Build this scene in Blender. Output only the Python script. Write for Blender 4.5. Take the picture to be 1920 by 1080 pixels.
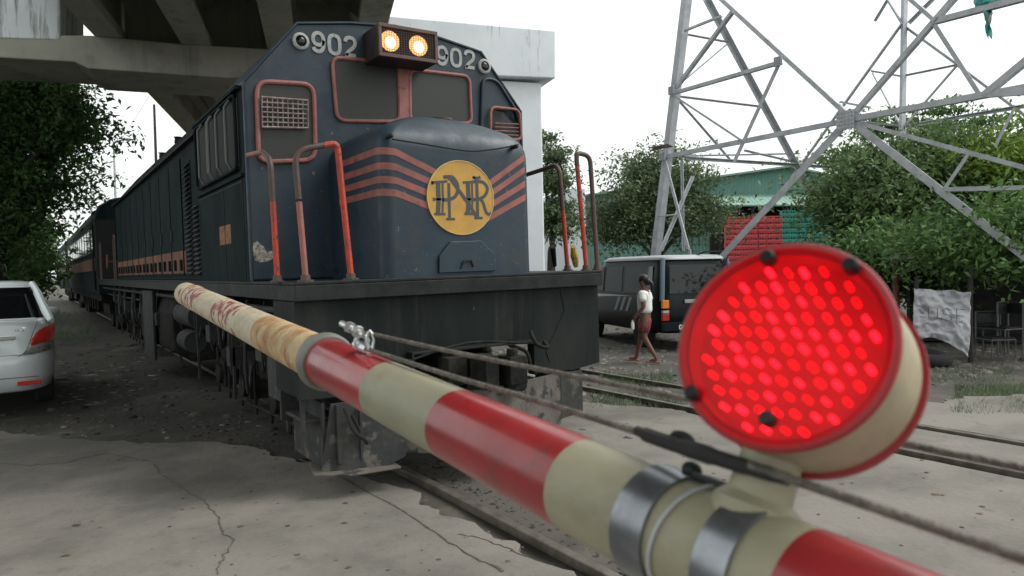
import bpy, bmesh, math, random
from mathutils import Vector, Matrix, Quaternion
import numpy as np
random.seed(7); rng = np.random.default_rng(7)
R = math.radians
for o in list(bpy.data.objects): bpy.data.objects.remove(o)
scn = bpy.context.scene
col = scn.collection

# ------------------------------------------------------------------ camera
FPX = 1365.0; CAMH = 1.65; YAW = R(33.4); ROLL = R(1.2); PITCH = math.atan(37/FPX)
fwd = Vector((math.sin(YAW)*math.cos(PITCH), math.cos(YAW)*math.cos(PITCH), -math.sin(PITCH)))
r0 = Vector((math.cos(YAW), -math.sin(YAW), 0)); u0 = r0.cross(fwd)
rgt = r0*math.cos(ROLL) - u0*math.sin(ROLL); upv = u0*math.cos(ROLL) + r0*math.sin(ROLL)
CAM = Vector((0, 0, CAMH))
cd = bpy.data.cameras.new('camera'); cam = bpy.data.objects.new('camera', cd); col.objects.link(cam)
cam.matrix_world = Matrix(((rgt.x, upv.x, -fwd.x, 0), (rgt.y, upv.y, -fwd.y, 0), (rgt.z, upv.z, -fwd.z, CAMH), (0, 0, 0, 1)))
cd.sensor_width = 36; cd.lens = 36*FPX/1920; cd.clip_start = 0.05; cd.clip_end = 3000
cd.dof.use_dof = True; cd.dof.focus_distance = 5.5; cd.dof.aperture_fstop = 5.6
scn.camera = cam

# ------------------------------------------------------------------ sky, sun, exposure
SUN_EL, SUN_AZ = R(52), R(118)      # azimuth measured clockwise from +Y
w = bpy.data.worlds.new('World'); scn.world = w; w.use_nodes = True
nt = w.node_tree; bg = nt.nodes['Background']
sky = nt.nodes.new('ShaderNodeTexSky'); sky.sky_type = 'NISHITA'; sky.sun_disc = False
sky.sun_elevation = SUN_EL; sky.sun_rotation = SUN_AZ; sky.dust_density = 6; sky.air_density = 1.0
hs = nt.nodes.new('ShaderNodeHueSaturation'); hs.inputs['Saturation'].default_value = 0.10
mx = nt.nodes.new('ShaderNodeMix'); mx.data_type = 'RGBA'; mx.inputs[0].default_value = 0.6
mx.inputs[7].default_value = (12.9, 13.4, 13.2, 1)     # even cloud cover
nt.links.new(sky.outputs[0], hs.inputs['Color']); nt.links.new(hs.outputs[0], mx.inputs[6])
nt.links.new(mx.outputs[2], bg.inputs[0]); bg.inputs[1].default_value = 0.10
sd = bpy.data.lights.new('sun', 'SUN'); sd.energy = 1.2; sd.angle = R(25); sd.color = (1, .96, .9)
so = bpy.data.objects.new('sun', sd); col.objects.link(so)
sdir = Vector((math.sin(SUN_AZ)*math.cos(SUN_EL), math.cos(SUN_AZ)*math.cos(SUN_EL), math.sin(SUN_EL)))
so.rotation_euler = sdir.to_track_quat('Z', 'Y').to_euler(); so.location = (10, -10, 30)
scn.view_settings.view_transform = 'Standard'; scn.view_settings.look = 'None'
scn.view_settings.exposure = 0.45; scn.view_settings.gamma = 1
scn.cycles.max_bounces = 6; scn.cycles.transparent_max_bounces = 12
scn.cycles.use_denoising = True

# ------------------------------------------------------------------ helpers
def ray(x, y): return fwd + rgt*((x-960)/FPX) - upv*((y-540)/FPX)
def gY(x, y, Y): d = ray(x, y); return CAM + d*(Y/d.y)
def gX(x, y, X): d = ray(x, y); return CAM + d*(X/d.x)
def gZ(x, y, Z=0.0): d = ray(x, y); return CAM + d*((Z-CAMH)/d.z)
def gD(x, y, D): return CAM + ray(x, y)*D
def gP(x, y, p0, n): d = ray(x, y); return CAM + d*((p0-CAM).dot(n)/d.dot(n))

def tag(o, label=None, cat=None, group=None, kind=None):
    if label: o['label'] = label
    if cat: o['category'] = cat
    if group: o['group'] = group
    if kind: o['kind'] = kind
    return o
def empty(name, loc=(0, 0, 0), rot=None, label=None, cat=None, group=None):
    o = bpy.data.objects.new(name, None); col.objects.link(o); o.location = loc
    o.empty_display_size = .2
    if rot is not None:
        if isinstance(rot, Quaternion): o.rotation_mode = 'QUATERNION'; o.rotation_quaternion = rot
        else: o.rotation_euler = rot
    return tag(o, label, cat, group)
def kids(o): return [c for c in col.objects if c.parent == o]
def copy_tree(o, parent=None):
    c = o.copy(); col.objects.link(c); c.parent = parent
    for k in KIDS.get(o.name, []): copy_tree(k, c)
    return c
KIDS = {}
def basis(o):
    m = o.matrix_basis.copy()
    return basis(o.parent) @ m if o.parent else m

class MB:
    def __init__(s): s.v = []; s.f = []; s.m = []
    def add(s, vs, fs, mi=0):
        b = len(s.v); s.v += [tuple(v) for v in vs]; s.f += [tuple(b+i for i in f) for f in fs]; s.m += [mi]*len(fs); return s
    def box(s, x0, x1, y0, y1, z0, z1, mi=0):
        return s.add([(x0,y0,z0),(x1,y0,z0),(x1,y1,z0),(x0,y1,z0),(x0,y0,z1),(x1,y0,z1),(x1,y1,z1),(x0,y1,z1)],
            [(0,3,2,1),(4,5,6,7),(0,1,5,4),(1,2,6,5),(2,3,7,6),(3,0,4,7)], mi)
    def obox(s, c, ax, ay, az, hx, hy, hz, mi=0):
        c = Vector(c); vs = []
        for k in (-1, 1):
            for (i, j) in ((-1,-1),(1,-1),(1,1),(-1,1)): vs.append(c+ax*hx*i+ay*hy*j+az*hz*k)
        return s.add(vs, [(0,3,2,1),(4,5,6,7),(0,1,5,4),(1,2,6,5),(2,3,7,6),(3,0,4,7)], mi)
    def beam(s, a, b, w, h=None, up=(0, 0, 1), mi=0):
        a, b = Vector(a), Vector(b); d = (b-a).normalized(); u = Vector(up)
        if abs(d.dot(u)) > .98: u = Vector((1, 0, 0))
        x = d.cross(u).normalized(); y = x.cross(d).normalized()
        return s.obox((a+b)/2, x, d, y, w/2, (b-a).length/2, (h or w)/2, mi)
    def angle_iron(s, a, b, w, t, n=(0, -1, 0), mi=0):
        a, b = Vector(a), Vector(b); d = (b-a).normalized(); n = Vector(n); x = d.cross(n).normalized(); y = x.cross(d).normalized()
        s.obox((a+b)/2, x, d, y, w/2, (b-a).length/2, t/2, mi)
        s.obox((a+b)/2+x*(w/2-t/2)-y*(w/2+t/2), x, d, y, t/2, (b-a).length/2, w/2, mi); return s
    def tube(s, pts, r, n=8, closed=False, mi=0, caps=True):
        pts = [Vector(p) for p in pts]; N = len(pts); rs = r if isinstance(r, (list, tuple)) else [r]*N
        rings = []; prev = None
        for i, p in enumerate(pts):
            a = pts[(i-1) % N] if (i > 0 or closed) else p; b = pts[(i+1) % N] if (i < N-1 or closed) else p
            d = (b-a).normalized()
            if prev is None:
                x = d.orthogonal().normalized()
            else:
                x = (prev - d*prev.dot(d))
                x = x.normalized() if x.length > 1e-6 else d.orthogonal().normalized()
            prev = x; y = d.cross(x)
            rings.append([p + (x*math.cos(2*math.pi*k/n)+y*math.sin(2*math.pi*k/n))*rs[i] for k in range(n)])
        vs = [v for g in rings for v in g]; fs = []
        for i in range(N if closed else N-1):
            j = (i+1) % N
            for k in range(n): fs.append((i*n+k, i*n+(k+1) % n, j*n+(k+1) % n, j*n+k))
        if caps and not closed: fs.append(tuple(range(n))[::-1]); fs.append(tuple((N-1)*n+k for k in range(n)))
        return s.add(vs, fs, mi)
    def cyl(s, a, b, r0, r1=None, n=16, mi=0): return s.tube([a, b], [r0, r0 if r1 is None else r1], n, mi=mi)
    def lathe(s, a, axis, prof, n=24, mi=0):
        a = Vector(a); d = Vector(axis).normalized(); x = d.orthogonal().normalized(); y = d.cross(x); vs = []; fs = []
        for (h, r) in prof:
            for k in range(n): vs.append(a+d*h+(x*math.cos(2*math.pi*k/n)+y*math.sin(2*math.pi*k/n))*r)
        for i in range(len(prof)-1):
            for k in range(n): fs.append((i*n+k, i*n+(k+1) % n, (i+1)*n+(k+1) % n, (i+1)*n+k))
        fs.append(tuple(range(n))[::-1]); fs.append(tuple((len(prof)-1)*n+k for k in range(n)))
        return s.add(vs, fs, mi)
    def ball(s, c, r, n=10, sc=(1, 1, 1), mi=0):
        c = Vector(c); vs = []; fs = []; m = n//2+1
        for i in range(m+1):
            th = math.pi*i/m
            for k in range(n):
                ph = 2*math.pi*k/n; vs.append(c+Vector((math.sin(th)*math.cos(ph)*sc[0], math.sin(th)*math.sin(ph)*sc[1], math.cos(th)*sc[2]))*r)
        for i in range(m):
            for k in range(n): fs.append((i*n+k, (i+1)*n+k, (i+1)*n+(k+1) % n, i*n+(k+1) % n))
        return s.add(vs, fs, mi)
    def poly(s, pts, d, mi=0):
        """polygon extruded by vector d"""
        pts = [Vector(p) for p in pts]; d = Vector(d); n = len(pts)
        return s.add(pts+[p+d for p in pts], [tuple(range(n))[::-1], tuple(range(n, 2*n))]+[(i, (i+1) % n, n+(i+1) % n, n+i) for i in range(n)], mi)
    def strip(s, pts, wd, nrm, th, mi=0):
        """flat ribbon along a polyline, laid on a surface of normal nrm, th thick"""
        pts = [Vector(p) for p in pts]; nrm = Vector(nrm).normalized(); L = []; Rr = []
        for i, p in enumerate(pts):
            a = pts[max(i-1, 0)]; b = pts[min(i+1, len(pts)-1)]; d = (b-a).normalized(); x = d.cross(nrm).normalized()
            ww = wd[i] if isinstance(wd, (list, tuple)) else wd
            L.append(p-x*ww/2); Rr.append(p+x*ww/2)
        n = len(pts); vs = L+Rr+[v+nrm*th for v in L]+[v+nrm*th for v in Rr]; fs = []
        for i in range(n-1):
            fs += [(i, i+1, n+i+1, n+i), (2*n+i, 3*n+i, 3*n+i+1, 2*n+i+1), (i, 2*n+i, 2*n+i+1, i+1), (n+i, n+i+1, 3*n+i+1, 3*n+i)]
        fs += [(0, n, 3*n, 2*n), (n-1, 3*n-1, 4*n-1, 2*n-1)]
        return s.add(vs, fs, mi)
    def loft(s, rings, mi=0, caps=True):
        n = len(rings[0]); vs = [v for g in rings for v in g]; fs = []
        for i in range(len(rings)-1):
            for k in range(n): fs.append((i*n+k, i*n+(k+1) % n, (i+1)*n+(k+1) % n, (i+1)*n+k))
        if caps: fs.append(tuple(range(n))[::-1]); fs.append(tuple((len(rings)-1)*n+k for k in range(n)))
        return s.add(vs, fs, mi)
    def build(s, name, mat, parent=None, world=False, smooth=False, bevel=0, sub=0, angle=35):
        me = bpy.data.meshes.new(name); vs = s.v
        if world and parent is not None:
            mi = basis(parent).inverted(); vs = [tuple(mi @ Vector(v)) for v in vs]
        me.from_pydata(vs, [], s.f)
        mats = mat if isinstance(mat, (list, tuple)) else [mat]
        for m in mats: me.materials.append(m)
        if len(mats) > 1: me.polygons.foreach_set('material_index', s.m)
        bm = bmesh.new(); bm.from_mesh(me); bmesh.ops.recalc_face_normals(bm, faces=bm.faces); bm.to_mesh(me); bm.free()
        if smooth:
            me.polygons.foreach_set('use_smooth', [True]*len(me.polygons))
            if not sub: me.set_sharp_from_angle(angle=R(angle))
        o = bpy.data.objects.new(name, me); col.objects.link(o)
        if parent is not None:
            o.parent = parent; KIDS.setdefault(parent.name, []).append(o)
        if bevel:
            b = o.modifiers.new('bevel', 'BEVEL'); b.width = bevel; b.segments = 2; b.limit_method = 'ANGLE'; b.angle_limit = R(40)
        if sub:
            b = o.modifiers.new('sub', 'SUBSURF'); b.levels = sub; b.render_levels = sub
        return o
def smooth_path(pts, k=6, closed=False):
    pts = [Vector(p) for p in pts]; N = len(pts); out = []
    for i in range(N if closed else N-1):
        if closed: p = [pts[(i+j-1) % N] for j in range(4)]
        else: p = [pts[max(i-1, 0)], pts[i], pts[i+1], pts[min(i+2, N-1)]]
        for j in range(k):
            t = j/k; out.append(.5*((2*p[1])+(p[2]-p[0])*t+(2*p[0]-5*p[1]+4*p[2]-p[3])*t*t+(3*p[1]-p[0]-3*p[2]+p[3])*t**3))
    if not closed: out.append(pts[-1])
    return out
def fillet(pts, r, k=5, closed=False):
    pts = [Vector(p) for p in pts]; N = len(pts); out = []
    for i, p in enumerate(pts):
        if not closed and i in (0, N-1): out.append(p); continue
        a, b = pts[(i-1) % N]-p, pts[(i+1) % N]-p
        rr = min(r, a.length*.49, b.length*.49); a = p+a.normalized()*rr; b = p+b.normalized()*rr
        for j in range(k+1):
            t = j/k; out.append(a*(1-t)**2+p*2*t*(1-t)+b*t*t)
    return out

# ------------------------------------------------------------------ materials
def node(nt, t, **kw):
    n = nt.nodes.new('ShaderNode'+t)
    for k, v in kw.items(): setattr(n, k, v)
    return n
def mat(name, c, rough=.7, metal=0, c2=None, scale=6, detail=6, lo=.42, hi=.62, bump=0, bscale=40, spec=.5,
        dirt=None, dscale=2.5, dlo=.5, dhi=.7, stretch=(1, 1, 1), coat=0, emit=None, estr=0, rough2=None, trans=0, island=0, streak=None, slo=.52, shi=.72, sscale=6, chips=None, clo=.70):
    m = bpy.data.materials.new(name); m.use_nodes = True; nt = m.node_tree; b = nt.nodes['Principled BSDF']; L = nt.links
    b.inputs['Roughness'].default_value = rough; b.inputs['Metallic'].default_value = metal
    b.inputs['Specular IOR Level'].default_value = spec; b.inputs['Coat Weight'].default_value = coat
    b.inputs['Transmission Weight'].default_value = trans
    tc = node(nt, 'TexCoord'); mp = node(nt, 'Mapping'); mp.inputs['Scale'].default_value = stretch; L.new(tc.outputs['Object'], mp.inputs[0])
    cur = None
    def mixc(a, bb, fac):
        x = node(nt, 'Mix', data_type='RGBA'); L.new(fac, x.inputs[0])
        if hasattr(a, 'is_linked'): L.new(a, x.inputs[6])
        else: x.inputs[6].default_value = (*a, 1)
        if hasattr(bb, 'is_linked'): L.new(bb, x.inputs[7])
        else: x.inputs[7].default_value = (*bb, 1)
        return x.outputs[2]
    def noise(sc, lo, hi, det=6, off=0):
        n = node(nt, 'TexNoise'); n.inputs['Scale'].default_value = sc; n.inputs['Detail'].default_value = det; n.inputs['Roughness'].default_value = .62
        L.new(mp.outputs[0], n.inputs['Vector'])
        r = node(nt, 'MapRange'); r.inputs[1].default_value = lo; r.inputs[2].default_value = hi; L.new(n.outputs[0], r.inputs[0]); return r.outputs[0]
    cur = c
    if c2: cur = mixc(cur, c2, noise(scale, lo, hi, detail))
    if dirt: cur = mixc(cur, dirt, noise(dscale, dlo, dhi, 9))
    if streak:
        mp2 = node(nt, 'Mapping'); mp2.inputs['Scale'].default_value = (1, 1, .09); L.new(tc.outputs['Object'], mp2.inputs[0])
        n2 = node(nt, 'TexNoise'); n2.inputs['Scale'].default_value = sscale; n2.inputs['Detail'].default_value = 8; n2.inputs['Roughness'].default_value = .7; L.new(mp2.outputs[0], n2.inputs[0])
        r2_ = node(nt, 'MapRange'); r2_.inputs[1].default_value = slo; r2_.inputs[2].default_value = shi; L.new(n2.outputs[0], r2_.inputs[0]); cur = mixc(cur, streak, r2_.outputs[0])
    if chips: cur = mixc(cur, chips, noise(22, clo, clo+.012, 10))
    if island:
        g = node(nt, 'NewGeometry'); r = node(nt, 'MapRange'); r.inputs[3].default_value = 1-island; r.inputs[4].default_value = 1+island
        L.new(g.outputs['Random Per Island'], r.inputs[0]); hv = node(nt, 'HueSaturation'); L.new(r.outputs[0], hv.inputs['Value'])
        if hasattr(cur, 'is_linked'): L.new(cur, hv.inputs['Color'])
        else: hv.inputs['Color'].default_value = (*cur, 1)
        cur = hv.outputs[0]
    if hasattr(cur, 'is_linked'): L.new(cur, b.inputs['Base Color'])
    else: b.inputs['Base Color'].default_value = (*cur, 1)
    if rough2 is not None:
        f = noise(scale*1.7, .35, .65); r = node(nt, 'MapRange'); r.inputs[3].default_value = rough; r.inputs[4].default_value = rough2
        L.new(f, r.inputs[0]); L.new(r.outputs[0], b.inputs['Roughness'])
    if bump:
        n = node(nt, 'TexNoise'); n.inputs['Scale'].default_value = bscale; n.inputs['Detail'].default_value = 8; L.new(mp.outputs[0], n.inputs['Vector'])
        bp = node(nt, 'Bump'); bp.inputs['Strength'].default_value = bump; bp.inputs['Distance'].default_value = .02
        L.new(n.outputs[0], bp.inputs['Height']); L.new(bp.outputs[0], b.inputs['Normal'])
    if emit: b.inputs['Emission Color'].default_value = (*emit, 1); b.inputs['Emission Strength'].default_value = estr
    return m
M = {}
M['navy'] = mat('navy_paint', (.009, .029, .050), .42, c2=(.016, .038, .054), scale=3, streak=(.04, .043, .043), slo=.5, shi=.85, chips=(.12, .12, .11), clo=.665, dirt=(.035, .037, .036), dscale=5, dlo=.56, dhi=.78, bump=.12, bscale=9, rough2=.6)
M['navy_shaded'] = mat('navy_shaded_paint', (.0045, .012, .015), .8, spec=.1, streak=(.016, .018, .016), c2=(.013, .024, .026), scale=3, dirt=(.02, .021, .018), dscale=4, dlo=.5, dhi=.75, bump=.15, bscale=7, stretch=(1, 1, .4))  # darker copy of navy, with the side's under-deck shade put into its colour
M['deckblack'] = mat('frame_black', (.007, .010, .0105), .6, spec=.3, chips=(.08, .08, .075), clo=.69, c2=(.018, .022, .022), scale=5, dirt=(.04, .038, .034), dscale=3, dlo=.55, dhi=.8, bump=.2, bscale=12)
M['pilot'] = mat('pilot_plate', (.006, .010, .0092), .65, spec=.2, streak=(.028, .03, .027), chips=(.10, .10, .09), clo=.70, c2=(.012, .017, .0165), scale=2.2, dirt=(.03, .031, .027), dscale=2, dlo=.52, dhi=.8, bump=.25, bscale=10, stretch=(1, 1, .35))
M['plow'] = mat('plow_dusty', (.13, .115, .095), .9, c2=(.09, .08, .068), scale=4, dirt=(.03, .033, .033), dscale=5, dlo=.55, dhi=.6, bump=.4, bscale=30)
M['plowdark'] = mat('plow_dark', (.02, .024, .024), .75, c2=(.04, .04, .036), scale=5, dirt=(.10, .09, .078), dscale=6, dlo=.58, dhi=.66, bump=.3, bscale=25)
M['under'] = mat('underframe', spec=.2, c=(.010, .011, .0105), rough=.85, c2=(.03, .028, .024), scale=6, bump=.3, bscale=30)
M['undergrey'] = mat('underframe_grey', (.035, .039, .038), .8, c2=(.018, .018, .018), scale=5, bump=.2, bscale=20)
M['pink'] = mat('faded_red_frame', (.36, .135, .115), .6, c2=(.28, .11, .10), scale=9, dirt=(.09, .06, .055), dscale=14, dlo=.58, dhi=.7, bump=.1)
M['stripe'] = mat('stripe_red', (.34, .11, .09), .5, c2=(.24, .085, .075), scale=7, dirt=(.09, .06, .06), dscale=9, dlo=.56, dhi=.72)
M['sideorange'] = mat('side_orange', (.21, .075, .04), .8, c2=(.13, .055, .035), scale=4, dirt=(.045, .04, .034), dscale=3, dlo=.45, dhi=.7)
M['rail_red'] = mat('handrail_red', (.52, .055, .022), .5, c2=(.33, .05, .03), scale=12, dirt=(.05, .04, .038), dscale=26, dlo=.57, dhi=.62, bump=.2, bscale=60)
M['rail_dark'] = mat('handrail_dark', (.07, .055, .05), .55, c2=(.12, .06, .05), scale=20, bump=.2, bscale=60)
M['yellow'] = mat('emblem_yellow', (.58, .33, .055), .5, c2=(.48, .27, .06), scale=5, dirt=(.35, .2, .07), dscale=12, dlo=.6, dhi=.75)
M['cream'] = mat('cream_line', (.6, .5, .25), .5)
M['letter'] = mat('letter_grey', (.055, .07, .065), .55)
M['white_num'] = mat('number_white', (.42, .43, .41), .6, c2=(.3, .32, .32), scale=20)
M['steel'] = mat('galvanised', (.50, .52, .55), .6, .1, c2=(.40, .42, .45), scale=5, bump=.05, dirt=(.28, .28, .30), dscale=2, dlo=.55, dhi=.8)
M['screen'] = mat('window_screen', (.035, .042, .037), .55, c2=(.05, .058, .05), scale=2)
M['black'] = mat('matt_black', (.008, .009, .009), .8)
M['chairgrey'] = mat('chair_grey', (.10, .10, .105), .5)
M['rubber'] = mat('tyre_rubber', (.018, .018, .018), .85)
M['dark_glass'] = mat('dark_glass', (.006, .007, .009), .05, spec=.45)
M['chrome'] = mat('chrome', (.7, .7, .72), .12, 1)
M['bright_clip'] = mat('bright_steel', (.6, .62, .62), .3, .8)
M['lamp_warm'] = mat('headlight_lens', (.9, .6, .3), .3, emit=(1, .42, .10), estr=.85)
M['lamp_core'] = mat('headlight_core', (1, .9, .6), .3, emit=(1, .80, .48), estr=3)
M['concrete_dark'] = mat('flyover_concrete', streak=(.2, .2, .165), sscale=1.6, c=(.42, .42, .35), rough=.9, c2=(.33, .33, .28), scale=.5, dirt=(.18, .18, .15), dscale=.9, dlo=.55, dhi=.75, bump=.1, bscale=5)
M['white_pier'] = mat('pier_white', (.78, .82, .85), .8, c2=(.70, .75, .78), scale=.7, bump=.08, bscale=8)
M['white_car'] = mat('white_car_paint', (.78, .86, .87), .22, coat=.6)
M['black_van'] = mat('van_paint', (.004, .010, .012), .3, spec=.25)
M['van_trim'] = mat('van_grey_trim', (.13, .17, .22), .35)
M['silver'] = mat('silver_roof', (.4, .42, .43), .4)
M['bark'] = mat('bark', (.055, .048, .04), .95, c2=(.03, .026, .022), scale=12, bump=.5, bscale=25, stretch=(1, 1, .3))
M['red_crate'] = mat('red_crate', (.50, .05, .06), .5, island=.2)
M['teal_crate'] = mat('teal_crate', (.02, .25, .20), .5, island=.2)
M['skin'] = mat('skin', (.17, .085, .055), .6)
M['hair'] = mat('hair', (.008, .007, .007), .5)
M['tshirt'] = mat('white_shirt', (.8, .8, .78), .9, bump=.2, bscale=25)
M['shorts'] = mat('patterned_shorts', (.17, .02, .03), .9, c2=(.2, .15, .14), scale=38, lo=.54, hi=.6, dirt=(.35, .02, .05), dscale=7, dlo=.6, dhi=.64)

def leafmat(name, c, c2):
    m = mat(name, c, .6, c2=c2, scale=.9, lo=.4, hi=.6, island=.45, spec=.25); nt = m.node_tree; b = nt.nodes['Principled BSDF']; out = nt.nodes['Material Output']
    t = node(nt, 'BsdfTranslucent'); src = b.inputs['Base Color'].links[0].from_socket; nt.links.new(src, t.inputs[0])
    ms = node(nt, 'MixShader'); ms.inputs[0].default_value = .3; nt.links.new(b.outputs[0], ms.inputs[1]); nt.links.new(t.outputs[0], ms.inputs[2]); nt.links.new(ms.outputs[0], out.inputs[0]); return m
M['leaf_dark'] = leafmat('leaves_dark', (.065, .13, .045), (.11, .20, .06))
M['leaf_mid'] = leafmat('leaves_mid', (.085, .135, .07), (.145, .20, .10))
M['leaf_fresh'] = leafmat('leaves_fresh', (.075, .13, .05), (.125, .19, .075))
M['leaf_lime'] = leafmat('leaves_lime', (.16, .25, .03), (.11, .18, .03))

# white concrete with runs of black mould below the top edge
def stained():
    m = mat('pier_cap_white', (.78, .82, .85), .85, c2=(.70, .75, .78), scale=.8, bump=.08, bscale=8); nt = m.node_tree; L = nt.links; b = nt.nodes['Principled BSDF']
    tc = node(nt, 'TexCoord'); mp = node(nt, 'Mapping'); mp.inputs['Scale'].default_value = (5, 5, .45); L.new(tc.outputs['Object'], mp.inputs[0])
    n = node(nt, 'TexNoise'); n.inputs['Scale'].default_value = 1.3; n.inputs['Detail'].default_value = 9; n.inputs['Roughness'].default_value = .7; L.new(mp.outputs[0], n.inputs[0])
    sx = node(nt, 'SeparateXYZ'); L.new(tc.outputs['Object'], sx.inputs[0])
    g = node(nt, 'MapRange'); g.inputs[1].default_value = 8.2; g.inputs[2].default_value = 9.3; g.inputs[3].default_value = -.1; g.inputs[4].default_value = .13; L.new(sx.outputs[2], g.inputs[0])
    gx = node(nt, 'MapRange'); gx.inputs[1].default_value = -10; gx.inputs[2].default_value = -6; gx.inputs[3].default_value = .12; gx.inputs[4].default_value = .01; L.new(sx.outputs[0], gx.inputs[0])
    a = node(nt, 'Math', operation='ADD'); L.new(n.outputs[0], a.inputs[0]); L.new(g.outputs[0], a.inputs[1])
    a2 = node(nt, 'Math', operation='ADD'); L.new(a.outputs[0], a2.inputs[0]); L.new(gx.outputs[0], a2.inputs[1])
    r = node(nt, 'MapRange'); r.inputs[1].default_value = .50; r.inputs[2].default_value = .66; r.inputs[4].default_value = .85; L.new(a2.outputs[0], r.inputs[0])
    x = node(nt, 'Mix', data_type='RGBA'); L.new(r.outputs[0], x.inputs[0]); L.new(b.inputs['Base Color'].links[0].from_socket, x.inputs[6]); x.inputs[7].default_value = (.07, .08, .075, 1)
    L.new(x.outputs[2], b.inputs['Base Color']); return m
M['stained'] = stained()

# ------------------------------------------------------------------ ground
def ground_mat():
    m = mat('dirt', (.085, .078, .066), .95, c2=(.05, .046, .04), scale=.8, dirt=(.14, .13, .11), dscale=1.7, dlo=.55, dhi=.75, bump=.6, bscale=14); return m
M['dirt'] = ground_mat()
def concrete_mat():
    m = mat('worn_concrete', (.205, .19, .166), .92, c2=(.14, .132, .116), scale=.9, dirt=(.10, .09, .077), dscale=4.5, dlo=.58, dhi=.8, bump=.35, bscale=22)
    nt = m.node_tree; L = nt.links; b = nt.nodes['Principled BSDF']; tc = node(nt, 'TexCoord')
    v = node(nt, 'TexVoronoi'); v.inputs['Scale'].default_value = 9; L.new(tc.outputs['Object'], v.inputs['Vector'])
    n = node(nt, 'TexNoise'); n.inputs['Scale'].default_value = 3; L.new(tc.outputs['Object'], n.inputs[0])
    r = node(nt, 'MapRange'); r.inputs[1].default_value = .06; r.inputs[2].default_value = .11; r.inputs[3].default_value = 1; r.inputs[4].default_value = 0; L.new(v.outputs['Distance'], r.inputs[0])
    r2 = node(nt, 'MapRange'); r2.inputs[1].default_value = .5; r2.inputs[2].default_value = .65; r2.inputs[4].default_value = .7; L.new(n.outputs[0], r2.inputs[0])
    mu = node(nt, 'Math', operation='MULTIPLY'); L.new(r.outputs[0], mu.inputs[0]); L.new(r2.outputs[0], mu.inputs[1])
    x = node(nt, 'Mix', data_type='RGBA'); L.new(mu.outputs[0], x.inputs[0]); L.new(b.inputs['Base Color'].links[0].from_socket, x.inputs[6]); x.inputs[7].default_value = (.09, .075, .06, 1)
    n3 = node(nt, 'TexNoise'); n3.inputs['Scale'].default_value = 38; n3.inputs['Detail'].default_value = 10; n3.inputs['Roughness'].default_value = .8; L.new(tc.outputs['Object'], n3.inputs[0])
    r3 = node(nt, 'MapRange'); r3.inputs[1].default_value = .53; r3.inputs[2].default_value = .68; r3.inputs[4].default_value = .75; L.new(n3.outputs[0], r3.inputs[0])
    sx = node(nt, 'SeparateXYZ'); L.new(tc.outputs['Object'], sx.inputs[0]); wob = node(nt, 'Math', operation='ADD'); L.new(sx.outputs[0], wob.inputs[0]); L.new(n.outputs[0], wob.inputs[1])
    zr = node(nt, 'MapRange'); zr.inputs[1].default_value = 1.15; zr.inputs[2].default_value = 1.35; zr.inputs[3].default_value = 1; zr.inputs[4].default_value = .45; L.new(wob.outputs[0], zr.inputs[0])
    m3 = node(nt, 'Math', operation='MULTIPLY'); L.new(r3.outputs[0], m3.inputs[0]); L.new(zr.outputs[0], m3.inputs[1])
    x2 = node(nt, 'Mix', data_type='RGBA'); L.new(m3.outputs[0], x2.inputs[0]); L.new(x.outputs[2], x2.inputs[6]); x2.inputs[7].default_value = (.09, .08, .065, 1)
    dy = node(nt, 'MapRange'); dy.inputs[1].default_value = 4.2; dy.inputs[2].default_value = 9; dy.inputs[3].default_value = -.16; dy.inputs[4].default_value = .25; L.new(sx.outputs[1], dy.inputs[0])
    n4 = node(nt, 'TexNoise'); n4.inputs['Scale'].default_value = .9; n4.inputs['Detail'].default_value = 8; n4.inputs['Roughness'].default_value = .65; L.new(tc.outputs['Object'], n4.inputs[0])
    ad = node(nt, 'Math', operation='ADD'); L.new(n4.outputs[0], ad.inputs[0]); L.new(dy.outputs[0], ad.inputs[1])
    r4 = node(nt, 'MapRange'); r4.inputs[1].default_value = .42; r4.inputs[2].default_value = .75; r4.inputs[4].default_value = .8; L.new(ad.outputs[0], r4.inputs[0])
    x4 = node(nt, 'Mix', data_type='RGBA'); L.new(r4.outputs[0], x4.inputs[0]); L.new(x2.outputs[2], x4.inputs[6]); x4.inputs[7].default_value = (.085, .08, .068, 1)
    L.new(x4.outputs[2], b.inputs['Base Color']); return m
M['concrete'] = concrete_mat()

gx = np.concatenate([np.linspace(-1500, -40, 8)[:-1], np.linspace(-40, -6, 8)[:-1], np.arange(-6, 18, .35), np.linspace(18, 60, 10), np.linspace(80, 1500, 8)])
gy = np.concatenate([np.linspace(-1500, -10, 8)[:-1], np.arange(-10, 1, 1.), np.arange(1, 24, .35), np.linspace(24, 90, 20), np.linspace(110, 1500, 8)])
X_, Y_ = np.meshgrid(gx, gy, indexing='ij')
def gnoise(x, y): return .012*np.sin(x*1.9+1.3*np.sin(y*.9))+.010*np.sin(y*2.3+x*.7)+.008*np.sin(x*4.1-y*3.3)
def in_track(x): return np.exp(-((x-3.05)/1.6)**4)+np.exp(-((x-6.77)/1.2)**4)
Z_ = gnoise(X_, Y_) - .045 - .0*in_track(X_)
gm = MB(); nx_, ny_ = X_.shape
gm.v = [tuple(t) for t in np.stack([X_.ravel(), Y_.ravel(), Z_.ravel()], 1)]
gm.f = [(i*ny_+j, (i+1)*ny_+j, (i+1)*ny_+j+1, i*ny_+j+1) for i in range(nx_-1) for j in range(ny_-1)]; gm.m = [0]*len(gm.f)
tag(gm.build('ground', M['dirt'], smooth=True, angle=180), kind='structure')
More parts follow.
